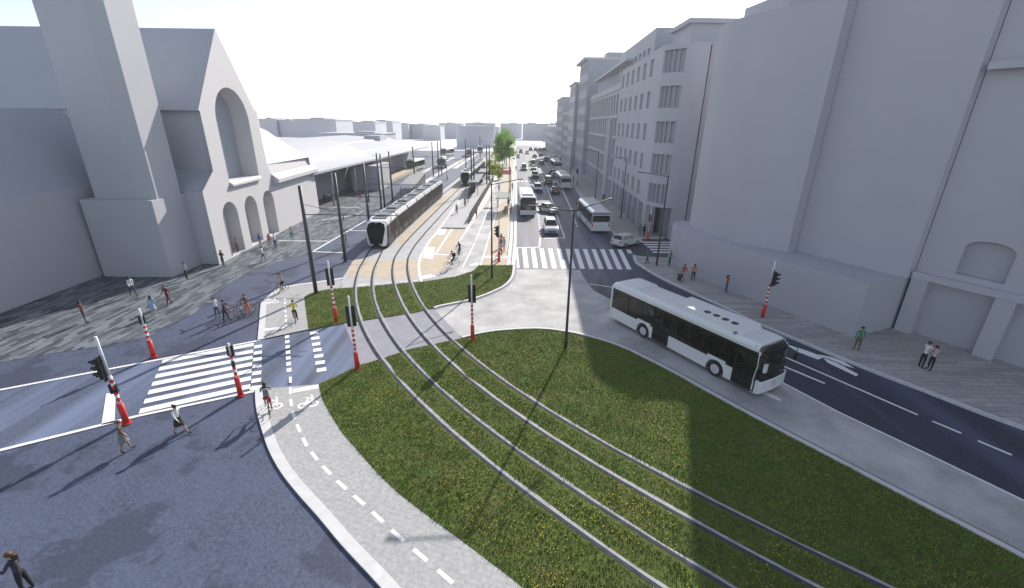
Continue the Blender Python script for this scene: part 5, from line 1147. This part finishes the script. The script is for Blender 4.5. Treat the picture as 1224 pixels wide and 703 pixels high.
def person(label, loc, face, h, pose, top, bottom, hair='dark', style='short', skin='l', sleeve=True, shin=None, shoe='black', skirt=None, hat=None, group='people around the crossing', zoff=0.0, pack=None, cat='person'):
    P = POSE[pose]; t = thing('person', label, cat, (loc[0], loc[1], zoff), R(-face), group)   # face: 0 looks to +Y, 90 to +X
    V = []; E_ = []; Rr = []; Z = []
    def jt(p, r): V.append(Vector(p)); Rr.append(r); return len(V) - 1
    def bn(a, b, z): E_.append((a, b)); Z.append(z)
    hz = .505
    lean = R(P['lean']); up = Vector((0, math.sin(lean), math.cos(lean)))
    legs = []; low = 0
    pel = jt((0, 0, 0), .070)
    for s, (hp, kb, sp) in zip((-1, 1), P['l']):
        hp, kb, sp = R(hp), R(kb), R(sp)
        a = Vector((s * .052, 0, -.03)); k = a + Vector((s * math.sin(sp), math.sin(hp), -math.cos(hp))).normalized() * .235; q = hp - kb
        an = k + Vector((s * .01, math.sin(q), -math.cos(q))).normalized() * .225; toe = an + Vector((s * .02, .105, -.028 - (.02 if q < -.3 else 0)))
        i0 = jt(a, .056); i1 = jt(k, .034); im = jt(k.lerp(an, .35), .033); i2 = jt(an, .021); i3 = jt(an + (toe - an) * .5 + Vector((0, 0, -.008)), .022); i4 = jt(toe, .017)
        bn(pel, i0, 'b'); bn(i0, i1, 'b'); bn(i1, im, 's'); bn(im, i2, 's'); bn(i2, i3, 'f'); bn(i3, i4, 'f'); low = min(low, an.z, toe.z)
    wst = jt(up * .095, .062); che = jt(up * .215, .074); nb = jt(up * .305, .040); nk = jt(up * .335, .030)
    bn(pel, wst, 't'); bn(wst, che, 't'); bn(che, nb, 't'); bn(nb, nk, 'h')
    hb = jt(up * .352 + Vector((0, .008, 0)), .034); hm = jt(up * .405 + Vector((0, .010, 0)), .052); ht = jt(up * .455 + Vector((0, .003, 0)), .040)
    bn(nk, hb, 'h'); bn(hb, hm, 'h'); bn(hm, ht, 'h')
    hands = []
    for s, (ap, ao, eb) in zip((-1, 1), P['a']):
        ap, ao, eb = R(ap), R(ao), R(eb); sh = up * .292 + Vector((s * .098, 0, 0)); d = Vector((s * math.sin(ao), math.sin(ap), -math.cos(ap))).normalized(); el = sh + d * .165
        q = ap + eb; inw = -s * P.get('in', .25) * math.sin(min(eb, 2.0)); d2 = Vector((s * math.sin(ao) * .4 + inw, math.sin(q), -math.cos(q))).normalized(); wr = el + d2 * .145; pm_ = wr + d2 * .035
        i0 = jt(sh, .036); i1 = jt(el, .025); i2 = jt(wr, .016); i3 = jt(pm_, .018)
        bn(nb, i0, 't'); bn(i0, i1, 'u'); bn(i1, i2, 'a'); bn(i2, i3, 'k'); hands.append((wr, pm_, d2, s))
    me = bpy.data.meshes.new('b'); me.from_pydata([v * h for v in V], E_, []); ob = bpy.data.objects.new('b', me); COL.objects.link(ob)
    sk = ob.modifiers.new('s', 'SKIN'); sk.use_smooth_shade = True; sk.branch_smoothing = .6
    lay = me.skin_vertices[0].data if me.skin_vertices else None
    if lay is None: bpy.context.view_layer.objects.active = ob
    for i, r in enumerate(Rr): lay[i].radius = (r * h, r * h)
    lay[0].use_root = True
    su = ob.modifiers.new('u', 'SUBSURF'); su.levels = 1; su.render_levels = 1
    dg = bpy.context.evaluated_depsgraph_get(); m2 = bpy.data.meshes.new_from_object(ob.evaluated_get(dg)); bpy.data.objects.remove(ob); bpy.data.meshes.remove(me)
    low_z = min(v.co.z for v in m2.vertices); base = (P['hip'] - 0) if 'hip' in P else -low_z
    mats = [SKIN[skin], cm(top), cm(bottom), cm(shoe)]; bone = [(V[a] * h, V[b_] * h, z_) for (a, b_), z_ in zip(E_, Z)]
    zi = {'h': 0, 'k': 0, 't': 1, 'u': 1, 'a': 1 if sleeve else 0, 'b': 2, 's': 2 if shin is None else 0, 'f': 3}
    for m_ in mats: m2.materials.append(m_)
    for p in m2.polygons:
        c = Vector(p.center); best = 9; bz = 't'
        for a, b_, z_ in bone:
            ab = b_ - a; k = max(0, min(1, (c - a).dot(ab) / ab.length_squared)); d = (c - a - ab * k).length
            if d < best: best = d; bz = z_
        if bz == 't' and (c.dot(up) < .03 * h): bz = 'b'
        p.material_index = zi[bz]; p.use_smooth = True
    # face and fingers joined into the same body mesh
    b = MB(); H_ = lambda x, y, z_: tuple((up * z_ + Vector((x, y + math.sin(lean) * 0, 0))) * h)
    b.ell(H_(0, .062, .398), (.009 * h, .014 * h, .015 * h), 6, 4, 0)
    for s in (-1, 1): b.ell(H_(s * .052, .008, .402), (.008 * h, .014 * h, .019 * h), 6, 4, 0); b.ell(H_(s * .021, .053, .412), (.008 * h, .007 * h, .006 * h), 6, 4, 3)
    b.ell(H_(0, .056, .376), (.017 * h, .007 * h, .005 * h), 6, 4, 4)
    for wr, pm_, d2, s in hands:
        side = d2.cross(Vector((0, 1, 0)) if abs(d2.y) < .8 else Vector((0, 0, 1))).normalized(); nrm = side.cross(d2).normalized()
        for f, (o, l) in enumerate(((-.014, .036), (-.005, .043), (.004, .041), (.013, .032))):
            p0 = pm_ + nrm * o + d2 * .004; p1 = p0 + (d2 * .9 - side * .2 * s).normalized() * l * .55; p2 = p1 + (d2 * .6 - side * .7 * s).normalized() * l * .5
            b.tube([p0 * h, p1 * h, p2 * h], [.0052 * h, .0047 * h, .0036 * h], 5, 0)
        p0 = wr + nrm * -.012 + d2 * .012; p1 = p0 + (d2 * .6 - nrm * .75).normalized() * .024; b.tube([p0 * h, p1 * h, (p1 + d2 * .018) * h], [.006 * h, .0055 * h, .004 * h], 5, 0)
    bm = bmesh.new(); bm.from_mesh(m2); off = [bm.verts.new(v) for v in b.v]
    for f, mi in zip(b.f, b.m):
        try: fc = bm.faces.new([off[i] for i in f]); fc.material_index = mi; fc.smooth = True
        except ValueError: pass
    bmesh.ops.translate(bm, verts=bm.verts, vec=(0, 0, base)); bm.to_mesh(m2); bm.free(); m2.materials.append(colmat((.32, .10, .09)))
    bo = bpy.data.objects.new('body', m2); COL.objects.link(bo); bo.parent = t; m2.name = 'body'
    # hair
    b = MB(); c = Vector(H_(0, -.004, .418)); c.z += base; hr = .060 * h
    if style == 'helmet': b.ell(c + Vector((0, .004 * h, .008 * h)), (.066 * h, .08 * h, .058 * h), 12, 8, 0, -.15); b.build('helmet', cm(hat or 'black'), bo)
    else:
        b.ell(c, (.058 * h, .064 * h, .056 * h), 12, 8, 0, -.25)
        if style == 'long': b.tube([c + Vector((0, -.035 * h, 0)), c + Vector((0, -.062 * h, -.05 * h)), c + Vector((0, -.066 * h, -.13 * h))], [.05 * h, .052 * h, .03 * h], 10)
        if style == 'bun': b.ell(c + Vector((0, -.06 * h, .03 * h)), (.028 * h,) * 3, 8, 6)
        if style == 'bob': b.ell(c + Vector((0, -.022 * h, -.03 * h)), (.062 * h, .05 * h, .055 * h), 12, 8)
        b.build('hair', HAIRC[hair], bo)
    if skirt:
        b = MB(); n = 16; ring = [(wz, rr) for wz, rr in ((.07, .070), (-.02, .095), (-.20, .135))]; vs = []
        for wz, rr in ring: vs += [(rr * h * math.cos(2 * PI * k / n), rr * h * .8 * math.sin(2 * PI * k / n) * (1.15 if pose in ('walk', 'step') else 1), wz * h + base) for k in range(n)]
        b.add(vs, [(j * n + k, j * n + (k + 1) % n, (j + 1) * n + (k + 1) % n, (j + 1) * n + k) for j in range(2) for k in range(n)], 0, True); b.build('skirt', cm(skirt), bo)
    if pack:
        o = MB(); c = up * .2 * h + Vector((0, -.10 * h, base)); o.box(tuple(c), (.15 * h, .08 * h, .22 * h), 0, 0, .85); o.box((c.x, c.y - .045 * h, c.z - .03 * h), (.11 * h, .03 * h, .12 * h), 0, 0, .8)
        q = o.build('backpack', cm(pack)); q.location = t.location; q.rotation_euler.z = t.rotation_euler.z; tag(q, pack_label(label), 'backpack', 'backpacks')
    return t
def pack_label(l): return 'backpack worn by the ' + ' '.join(l.split()[:9])
# ------------------------------------------------------------------ bicycles
def bicycle(label, loc, face, colr):
    t = thing('bicycle', label, 'bicycle', (*loc, 0) if len(loc) == 2 else loc, R(-face), 'bicycles'); fm = colmat(C[colr], .35, 'paint')
    b = MB(); bb = (0, -.08, .28); ra_, fa_ = (0, -.53, .34), (0, .55, .34); sd = (0, -.27, .86); hd = (0, .38, .86); hb_ = (0, .42, .66)
    for p, q in ((bb, sd), (sd, hd), (bb, hb_), (hd, hb_), (bb, ra_), (sd, ra_)): b.tube([p, q], .020, 6)
    fr = b.build('frame', fm, t)
    b = MB(); b.tube([hb_, fa_], .018, 6); b.build('fork', fm, fr)
    for c in (ra_, fa_):
        b = MB(); n = 24
        b.tube([(0, c[1] + .335 * math.cos(2 * PI * k / n), c[2] + .335 * math.sin(2 * PI * k / n)) for k in range(n + 1)], .018, 6, 0, False); w_ = b.build('wheel', M['rubber'], t)
        b = MB()
        for k in range(8): b.tube([c, (0, c[1] + .32 * math.cos(2 * PI * k / 8), c[2] + .32 * math.sin(2 * PI * k / 8))], .004, 3)
        b.tube([(-.05, c[1], c[2]), (.05, c[1], c[2])], .025, 6); b.build('spokes', M['rimc'], w_)
    b = MB(); b.tube([sd, (0, -.30, .96)], .014, 6); b.ell((0, -.31, .98), (.07, .13, .035), 8, 5); b.build('saddle', M['black'], t)
    b = MB(); b.tube([hd, (0, .37, 1.02)], .015, 6); b.tube([(-.28, .28, 1.05), (-.2, .37, 1.03), (.2, .37, 1.03), (.28, .28, 1.05)], .014, 6); b.build('handlebar', M['black'], t)
    b = MB(); b.tube([(-.07, -.08, .28), (.07, -.08, .28)], .05, 8); b.tube([(.08, -.08, .28), (.08, -.02, .13)], .012, 5); b.box((.13, -.02, .13), (.1, .08, .02)); b.tube([(-.08, -.08, .28), (-.08, -.14, .43)], .012, 5); b.box((-.13, -.14, .43), (.1, .08, .02)); b.build('crank', M['rimc'], t)
    return t
def rider(lab_p, lab_b, loc, face, h, bc, **k):
    bicycle(lab_b, loc, face, bc); f = R(face); pz = person(lab_p, (loc[0] - .27 * math.sin(f), loc[1] - .27 * math.cos(f)), face, h, 'ride', group='cyclists', **k)
    return pz
# --- foreground left
person('woman with long brown hair in a dark jacket, cut off by the lower left corner', (-15.13, 9.63), 250, 1.72, 'phone', 'charcoal', 'black', 'brown', 'long', 'l')
person('person in a brown patterned dress just below the big traffic light', (-17.28, 16.06), 60, 1.64, 'step', 'brown', 'grey', 'brown', 'short', 'm', shin=1, skirt='grey')
person('woman in a white shirt and black skirt walking across the dark square', (-15.70, 17.31), 105, 1.66, 'walk', 'white', 'black', 'dark', 'bun', 'l', shin=1, skirt='black')
rider('cyclist in grey top and red shorts riding towards the crossing', 'bicycle under the cyclist in red shorts', (-12.44, 19.16), -30, 1.74, 'black', top='grey', bottom='red', hair='brown', style='long', sleeve=False, shin=1, pack='grey')
# --- plaza, left to right
person('person in a red checked shirt and blue jeans, leftmost on the plaza', (-31.17, 29.41), 30, 1.72, 'hip', 'plaid', 'jeans', 'dark', 'bob', 'm', group='people on the plaza')
person('man in a white shirt and dark trousers walking in front of the tower', (-32.06, 34.88), 120, 1.76, 'walk', 'white', 'navy', 'dark', 'short', 'm', group='people on the plaza')
person('dark haired woman in a light blue dress on the plaza', (-27.19, 30.82), 330, 1.66, 'step', 'ltblue', 'ltblue', 'dark', 'long', 'l', shin=1, skirt='ltblue', shoe='white', group='people on the plaza')
person('man in a maroon suit striding over the plaza', (-27.64, 32.98), 195, 1.78, 'walk', 'maroon', 'maroon', 'brown', 'short', 'l', group='people on the plaza')
person('man in a grey shirt standing with folded arms before the tower corner', (-30.39, 39.04), 20, 1.74, 'front', 'ltgrey', 'charcoal', 'dark', 'short', 'm', group='people on the plaza')
person('man in a maroon shirt and jeans left of the first arched doorway', (-29.47, 43.11), 10, 1.76, 'front', 'maroon', 'jeans', 'dark', 'short', 'm', group='people on the plaza')
person('person in a red dress inside the first arched doorway', (-31.43, 47.68), 170, 1.62, 'stand', 'red', 'red', 'brown', 'bob', 'l', shin=1, skirt='red', group='people at the station doors')
person('dark clad man waiting beside the red dress in the first doorway', (-30.85, 48.05), 250, 1.76, 'stand', 'brown', 'charcoal', 'dark', 'short', 'm', group='people at the station doors')
person('person in a blue top in front of the second arched doorway', (-29.69, 50.64), 200, 1.72, 'stand', 'blue', 'beige', 'dark', 'short', 'm', group='people at the station doors')
person('woman in a white top carrying a bag below the second doorway', (-26.53, 45.31), 260, 1.66, 'step', 'white', 'jeans', 'brown', 'bob', 'l', group='people on the plaza')
person('person in a coral red top left of the third arched doorway', (-28.58, 50.69), 120, 1.70, 'stand', 'red', 'pink', 'fair', 'long', 'l', group='people at the station doors')
person('man in a white shirt and jeans beside the coral red top', (-27.95, 50.72), 280, 1.74, 'stand', 'white', 'jeans', 'grey', 'short', 'l', group='people at the station doors')
person('person in pale top and dark green trousers on the plaza line', (-27.73, 54.37), 150, 1.74, 'step', 'ltgrey', 'green', 'dark', 'short', 'm', group='people on the plaza')
person('dark clothed person at the corner under the canopy', (-34.44, 81.52), 200, 1.74, 'stand', 'charcoal', 'black', 'dark', 'short', 'm', group='people under the canopy')
person('first of two people in white under the canopy edge', (-34.44, 83.87), 100, 1.70, 'stand', 'white', 'charcoal', 'dark', 'short', 'm', group='people under the canopy')
person('second person in white under the canopy, nearer the pole', (-33.85, 84.40), 260, 1.68, 'stand', 'white', 'black', 'dark', 'bob', 'l', group='people under the canopy')
person('person in grey waiting beside the catenary pole at the tram nose', (-20.08, 52.09), 20, 1.74, 'front', 'ltgrey', 'ltgrey', 'brown', 'short', 'l', group='people by the trams')
person('person in black before the pale kiosk under the canopy', (-33.37, 103.36), 180, 1.74, 'stand', 'black', 'black', 'dark', 'short', 'm', group='people under the canopy')
person('person in dark blue right of the pale kiosk', (-29.55, 104.45), 140, 1.74, 'walk', 'navy', 'navy', 'dark', 'short', 'm', group='people under the canopy')
person('person in red top passing the kiosk far left of the tram', (-29.15, 85.28), 140, 1.72, 'step', 'red', 'charcoal', 'dark', 'short', 'm', group='people under the canopy')
# --- three people with two bicycles at the corner
person('woman in a white top pointing across, next to the red bicycle', (-22.23, 30.59), 300, 1.68, 'point', 'white', 'jeans', 'brown', 'short', 'l', group='people with bicycles at the corner')
bicycle('red bicycle leaning between the two chatting people', (*(-21.41, 30.93),), 98, 'red')
person('person in dark green vest bending over the red bicycle', (-21.36, 30.16), 80, 1.68, 'push', 'charcoal', 'black', 'dark', 'short', 'm', sleeve=False, group='people with bicycles at the corner')
bicycle('black bicycle facing the red one at the corner', (*(-20.82, 31.92),), 285, 'black')
person('man in a brown shirt holding the black bicycle', (-20.26, 31.21), 285, 1.76, 'push', 'brown', 'orange', 'brown', 'short', 'm', group='people with bicycles at the corner')
# --- cyclists on the path
rider('cyclist in beige top with dark shorts turning onto the cycle path', 'bicycle of the cyclist turning onto the path', (-20.06, 36.01), 196, 1.74, 'black', top='beige', bottom='black', style='helmet', hat='maroon', sleeve=False, shin=1)
rider('cyclist in a yellow jacket riding up the cycle path', 'bicycle under the yellow jacket', (-16.14, 30.17), -24, 1.72, 'grey', top='yellow', bottom='black', hair='brown', style='short')
rider('front one of the two cyclists in black beside the beige platform', 'bicycle of the front cyclist in black', (-6.30, 43.97), 240, 1.76, 'white', top='black', bottom='black', style='short', shin=1, pack='black')
rider('rear one of the two cyclists in black, farther up the path', 'bicycle of the rear cyclist in black', (-5.99, 47.70), 200, 1.78, 'black', top='black', bottom='black', style='short')
# --- platform and beige strip
person('dark clothed person standing at the front end of the tram platform', (-9.22, 72.43), 180, 1.74, 'stand', 'navy', 'charcoal', 'dark', 'short', 'm', group='people on the tram platform')
person('person in maroon waiting on the platform near its end', (-8.54, 79.10), 200, 1.72, 'stand', 'maroon', 'black', 'dark', 'short', 'm', group='people on the tram platform')
person('person in charcoal beside the maroon one on the platform', (-8.40, 83.09), 90, 1.74, 'stand', 'charcoal', 'black', 'dark', 'short', 'm', group='people on the tram platform')
person('platform passenger standing closest to the first pair of poles', (-8.60, 88.48), 150, 1.76, 'front', 'navy', 'black', 'brown', 'short', 'l', group='people on the tram platform')
person('person in a bright red jacket walking along the railing', (-5.82, 70.22), 20, 1.72, 'walk', 'red', 'brown', 'brown', 'short', 'l', group='people on the central strip')
person('person on the cycle path below the red banner', (-3.16, 99.41), 10, 1.74, 'walk', 'charcoal', 'black', 'dark', 'short', 'm', group='people on the central strip')
person('person in pink leaning by the traffic light before the zebra', (-1.33, 48.08), 150, 1.72, 'front', 'pink', 'charcoal', 'dark', 'short', 'l', group='people at the zebra crossing')
person('person in a striped grey top right of the zebra traffic light', (-1.00, 50.38), 220, 1.74, 'stand', 'ltgrey', 'pink', 'dark', 'short', 'm', group='people at the zebra crossing')
person('person behind the zebra traffic light in a maroon jacket', (-1.39, 52.05), 190, 1.72, 'stand', 'maroon', 'navy', 'dark', 'bob', 'm', group='people at the zebra crossing')
person('person in black at the front of the glass bus shelter', (-0.35, 73.04), 90, 1.76, 'stand', 'black', 'black', 'dark', 'short', 'm', group='people at the bus stop')
person('person in dark green at the back of the glass bus shelter', (-0.77, 80.97), 90, 1.74, 'step', 'charcoal', 'navy', 'dark', 'short', 'm', group='people at the bus stop')
person('person in black walking beyond the shelter near the kerb', (-0.21, 101.66), 5, 1.76, 'walk', 'black', 'charcoal', 'dark', 'short', 'm', group='people on the central strip')
person('person in grey with dark bag beside the low yellow bush', (-1.14, 141.23), 200, 1.74, 'stand', 'grey', 'black', 'dark', 'short', 'm', group='people on the central strip')
for i, (xy, l) in enumerate((((0.44, 161.59), 'first of the dark figures waiting along the left kerb far away'), ((0.68, 144.04), 'dark figure in red shoes at the left kerb far away'), ((0.24, 183.83), 'second of the dark figures at the left kerb, beyond the tree'), ((0.85, 218.82), 'farthest dark figure at the left kerb beside the tree'))):
    person(l, xy, 90 + i * 40, 1.76, 'stand', ('black', 'charcoal', 'navy', 'black')[i], ('black', 'red', 'charcoal', 'navy')[i], 'dark', 'short', 'm', group='people along the left kerb')
# --- right pavement
person('person in green checked shirt by the kerb end of the zebra crossing', (14.41, 45.61), 280, 1.72, 'step', 'green', 'charcoal', 'dark', 'short', 'm', zoff=.1, group='people on the right pavement')
person('person in a bright green top beside the podium corner', (16.64, 45.11), 70, 1.74, 'phone', 'green', 'charcoal', 'brown', 'short', 'l', zoff=.1, group='people on the right pavement')
person('man in a red top pulling a suitcase along the podium wall', (16.32, 40.17), 60, 1.76, 'walk', 'red', 'beige', 'dark', 'short', 'm', zoff=.1, group='people on the right pavement')
person('person in an orange top and black trousers next to the suitcase', (17.30, 40.21), 10, 1.76, 'stand', 'orange', 'black', 'dark', 'short', 'd', zoff=.1, group='people on the right pavement')
person('woman in a red top and blue jeans standing at the middle of the podium', (19.15, 37.24), 130, 1.66, 'front', 'red', 'jeans', 'dark', 'long', 'l', zoff=.1, sleeve=False, group='people on the right pavement')
person('man in a green jacket at the podium corner', (23.10, 26.48), 20, 1.76, 'stand', 'green', 'brown', 'dark', 'short', 'm', zoff=.1, group='people on the right pavement')
person('man in a light blue shirt hugging his partner on the right pavement', (25.54, 24.31), 75, 1.80, 'hug', 'white', 'black', 'dark', 'short', 'm', zoff=.1, group='couple hugging on the right pavement')
person('partner in a pale pink top hugged on the right pavement', (25.88, 24.07), 255, 1.68, 'hug', 'pink', 'black', 'dark', 'bob', 'm', zoff=.1, group='couple hugging on the right pavement')
person('person in grey green at the rounded office corner', (16.97, 58.12), 200, 1.72, 'stand', 'khaki', 'grey', 'dark', 'short', 'l', zoff=.1, group='people at the office corner')
person('person in black at the rounded office corner', (17.41, 57.91), 160, 1.74, 'stand', 'black', 'black', 'dark', 'short', 'm', zoff=.1, group='people at the office corner')
for i, (xy, c) in enumerate((((17.24, 85.55), 'black'), ((16.11, 163.87), 'charcoal'), ((16.52, 157.53), 'maroon'), ((18.37, 182.63), 'navy'), ((18.29, 200.53), 'black'), ((20.37, 211.22), 'ltgrey'), ((15.26, 116.09), 'charcoal'))):
    person(('person in black on the pavement behind the nearest right hand bus', 'person in dark grey on the far right pavement beyond the farthest bus', 'person in maroon on the far right pavement beyond the farthest bus', 'person in navy on the far right pavement by the bluish block', 'person in black farthest away on the right pavement', 'person in light grey on the far right pavement by the bluish block', 'person in dark grey beside the far right traffic light')[i], xy, 40 * i, 1.76, ('stand', 'walk', 'step')[i % 3], c, 'black', 'dark', 'short', 'm', zoff=.1, group='people far along the right pavement')
# hand luggage
def suitcase(label, loc, colr, z0):
    t = thing('suitcase', label, 'suitcase', (*loc, z0), .4); b = MB(); b.box((0, 0, .38), (.26, .42, .6), 0, 0, .96); b.build('case', cm(colr), t)
    b = MB(); b.tube([(-.08, -.15, .68), (-.14, -.15, 1.0), (-.14, .15, 1.0), (-.08, .15, .68)], .012, 5); b.build('handle', M['black'], t)
    for s in (-1, 1): b = MB(); b.wheel((-.08, s * .16, .05), .05, .04, n=10); b.build('wheel', M['rubber'], t)
suitcase('dark green suitcase trailing behind the man in the red top', (16.08, 40.28), 'charcoal', .10)

# ------------------------------------------------------------------ camera, light
cam = bpy.data.cameras.new('camera'); co = bpy.data.objects.new('camera', cam); COL.objects.link(co); S.camera = co
rows = [[0.999915, 0.013057, -0.0], [0.004683, -0.358613, 0.933475], [0.012188, -0.933395, -0.358643]]
mw = Matrix.Identity(4)
for i in range(3):
    mw[i][0] = rows[i][0]; mw[i][1] = -rows[i][1]; mw[i][2] = -rows[i][2]
mw[2][3] = 14.0; co.matrix_world = mw
cam.sensor_width = 36; cam.sensor_fit = 'HORIZONTAL'; cam.lens = 529.66845 / 1224 * 36; cam.clip_end = 5000; cam.clip_start = .1
SUN_EL, SUN_AZ = R(30.5), R(19.3)
w = bpy.data.worlds.new('World'); S.world = w; w.use_nodes = True; nt = w.node_tree; bg = nt.nodes['Background']
sky = nt.nodes.new('ShaderNodeTexSky'); sky.sky_type = 'NISHITA'; sky.sun_disc = False; sky.sun_elevation = SUN_EL; sky.sun_rotation = SUN_AZ
sky.air_density = 1.0; sky.dust_density = 1.0; sky.ozone_density = 1.0; sky.altitude = 300
hs = nt.nodes.new('ShaderNodeHueSaturation'); hs.inputs['Saturation'].default_value = .62; nt.links.new(sky.outputs['Color'], hs.inputs['Color'])
nt.links.new(hs.outputs['Color'], bg.inputs['Color']); bg.inputs['Strength'].default_value = .145
sl = bpy.data.lights.new('sun', 'SUN'); sl.energy = 5.0; sl.angle = R(.5); sl.color = (1, .93, .84)
so = bpy.data.objects.new('sun', sl); COL.objects.link(so); so.location = (20, 60, 60)
d = Vector((math.sin(SUN_AZ) * math.cos(SUN_EL), math.cos(SUN_AZ) * math.cos(SUN_EL), math.sin(SUN_EL)))
so.rotation_euler = d.to_track_quat('Z', 'Y').to_euler()
S.view_settings.view_transform = 'Standard'; S.view_settings.look = 'None'; S.view_settings.gamma = 1; S.view_settings.use_curve_mapping = False
S.view_settings.exposure = .40
hb = MB(); hb.bx(-1260, 1260, -260, 1860, -1.2, 36); ho = hb.build('haze', [])
hm_ = bpy.data.materials.new('haze'); hm_.use_nodes = True; hn = hm_.node_tree; hn.nodes.remove(hn.nodes['Principled BSDF'])
pv = hn.nodes.new('ShaderNodeVolumePrincipled'); pv.inputs['Color'].default_value = (.94, .95, .97, 1); pv.inputs['Density'].default_value = .00042; pv.inputs['Anisotropy'].default_value = .2
hn.links.new(pv.outputs[0], hn.nodes['Material Output'].inputs['Volume']); ho.data.materials.append(hm_); tag(ho, 'pale summer haze over the whole street', kind='stuff')
S.cycles.volume_bounces = 0; S.cycles.max_bounces = 6; S.cycles.diffuse_bounces = 4; S.cycles.transparent_max_bounces = 12; S.cycles.use_denoising = True
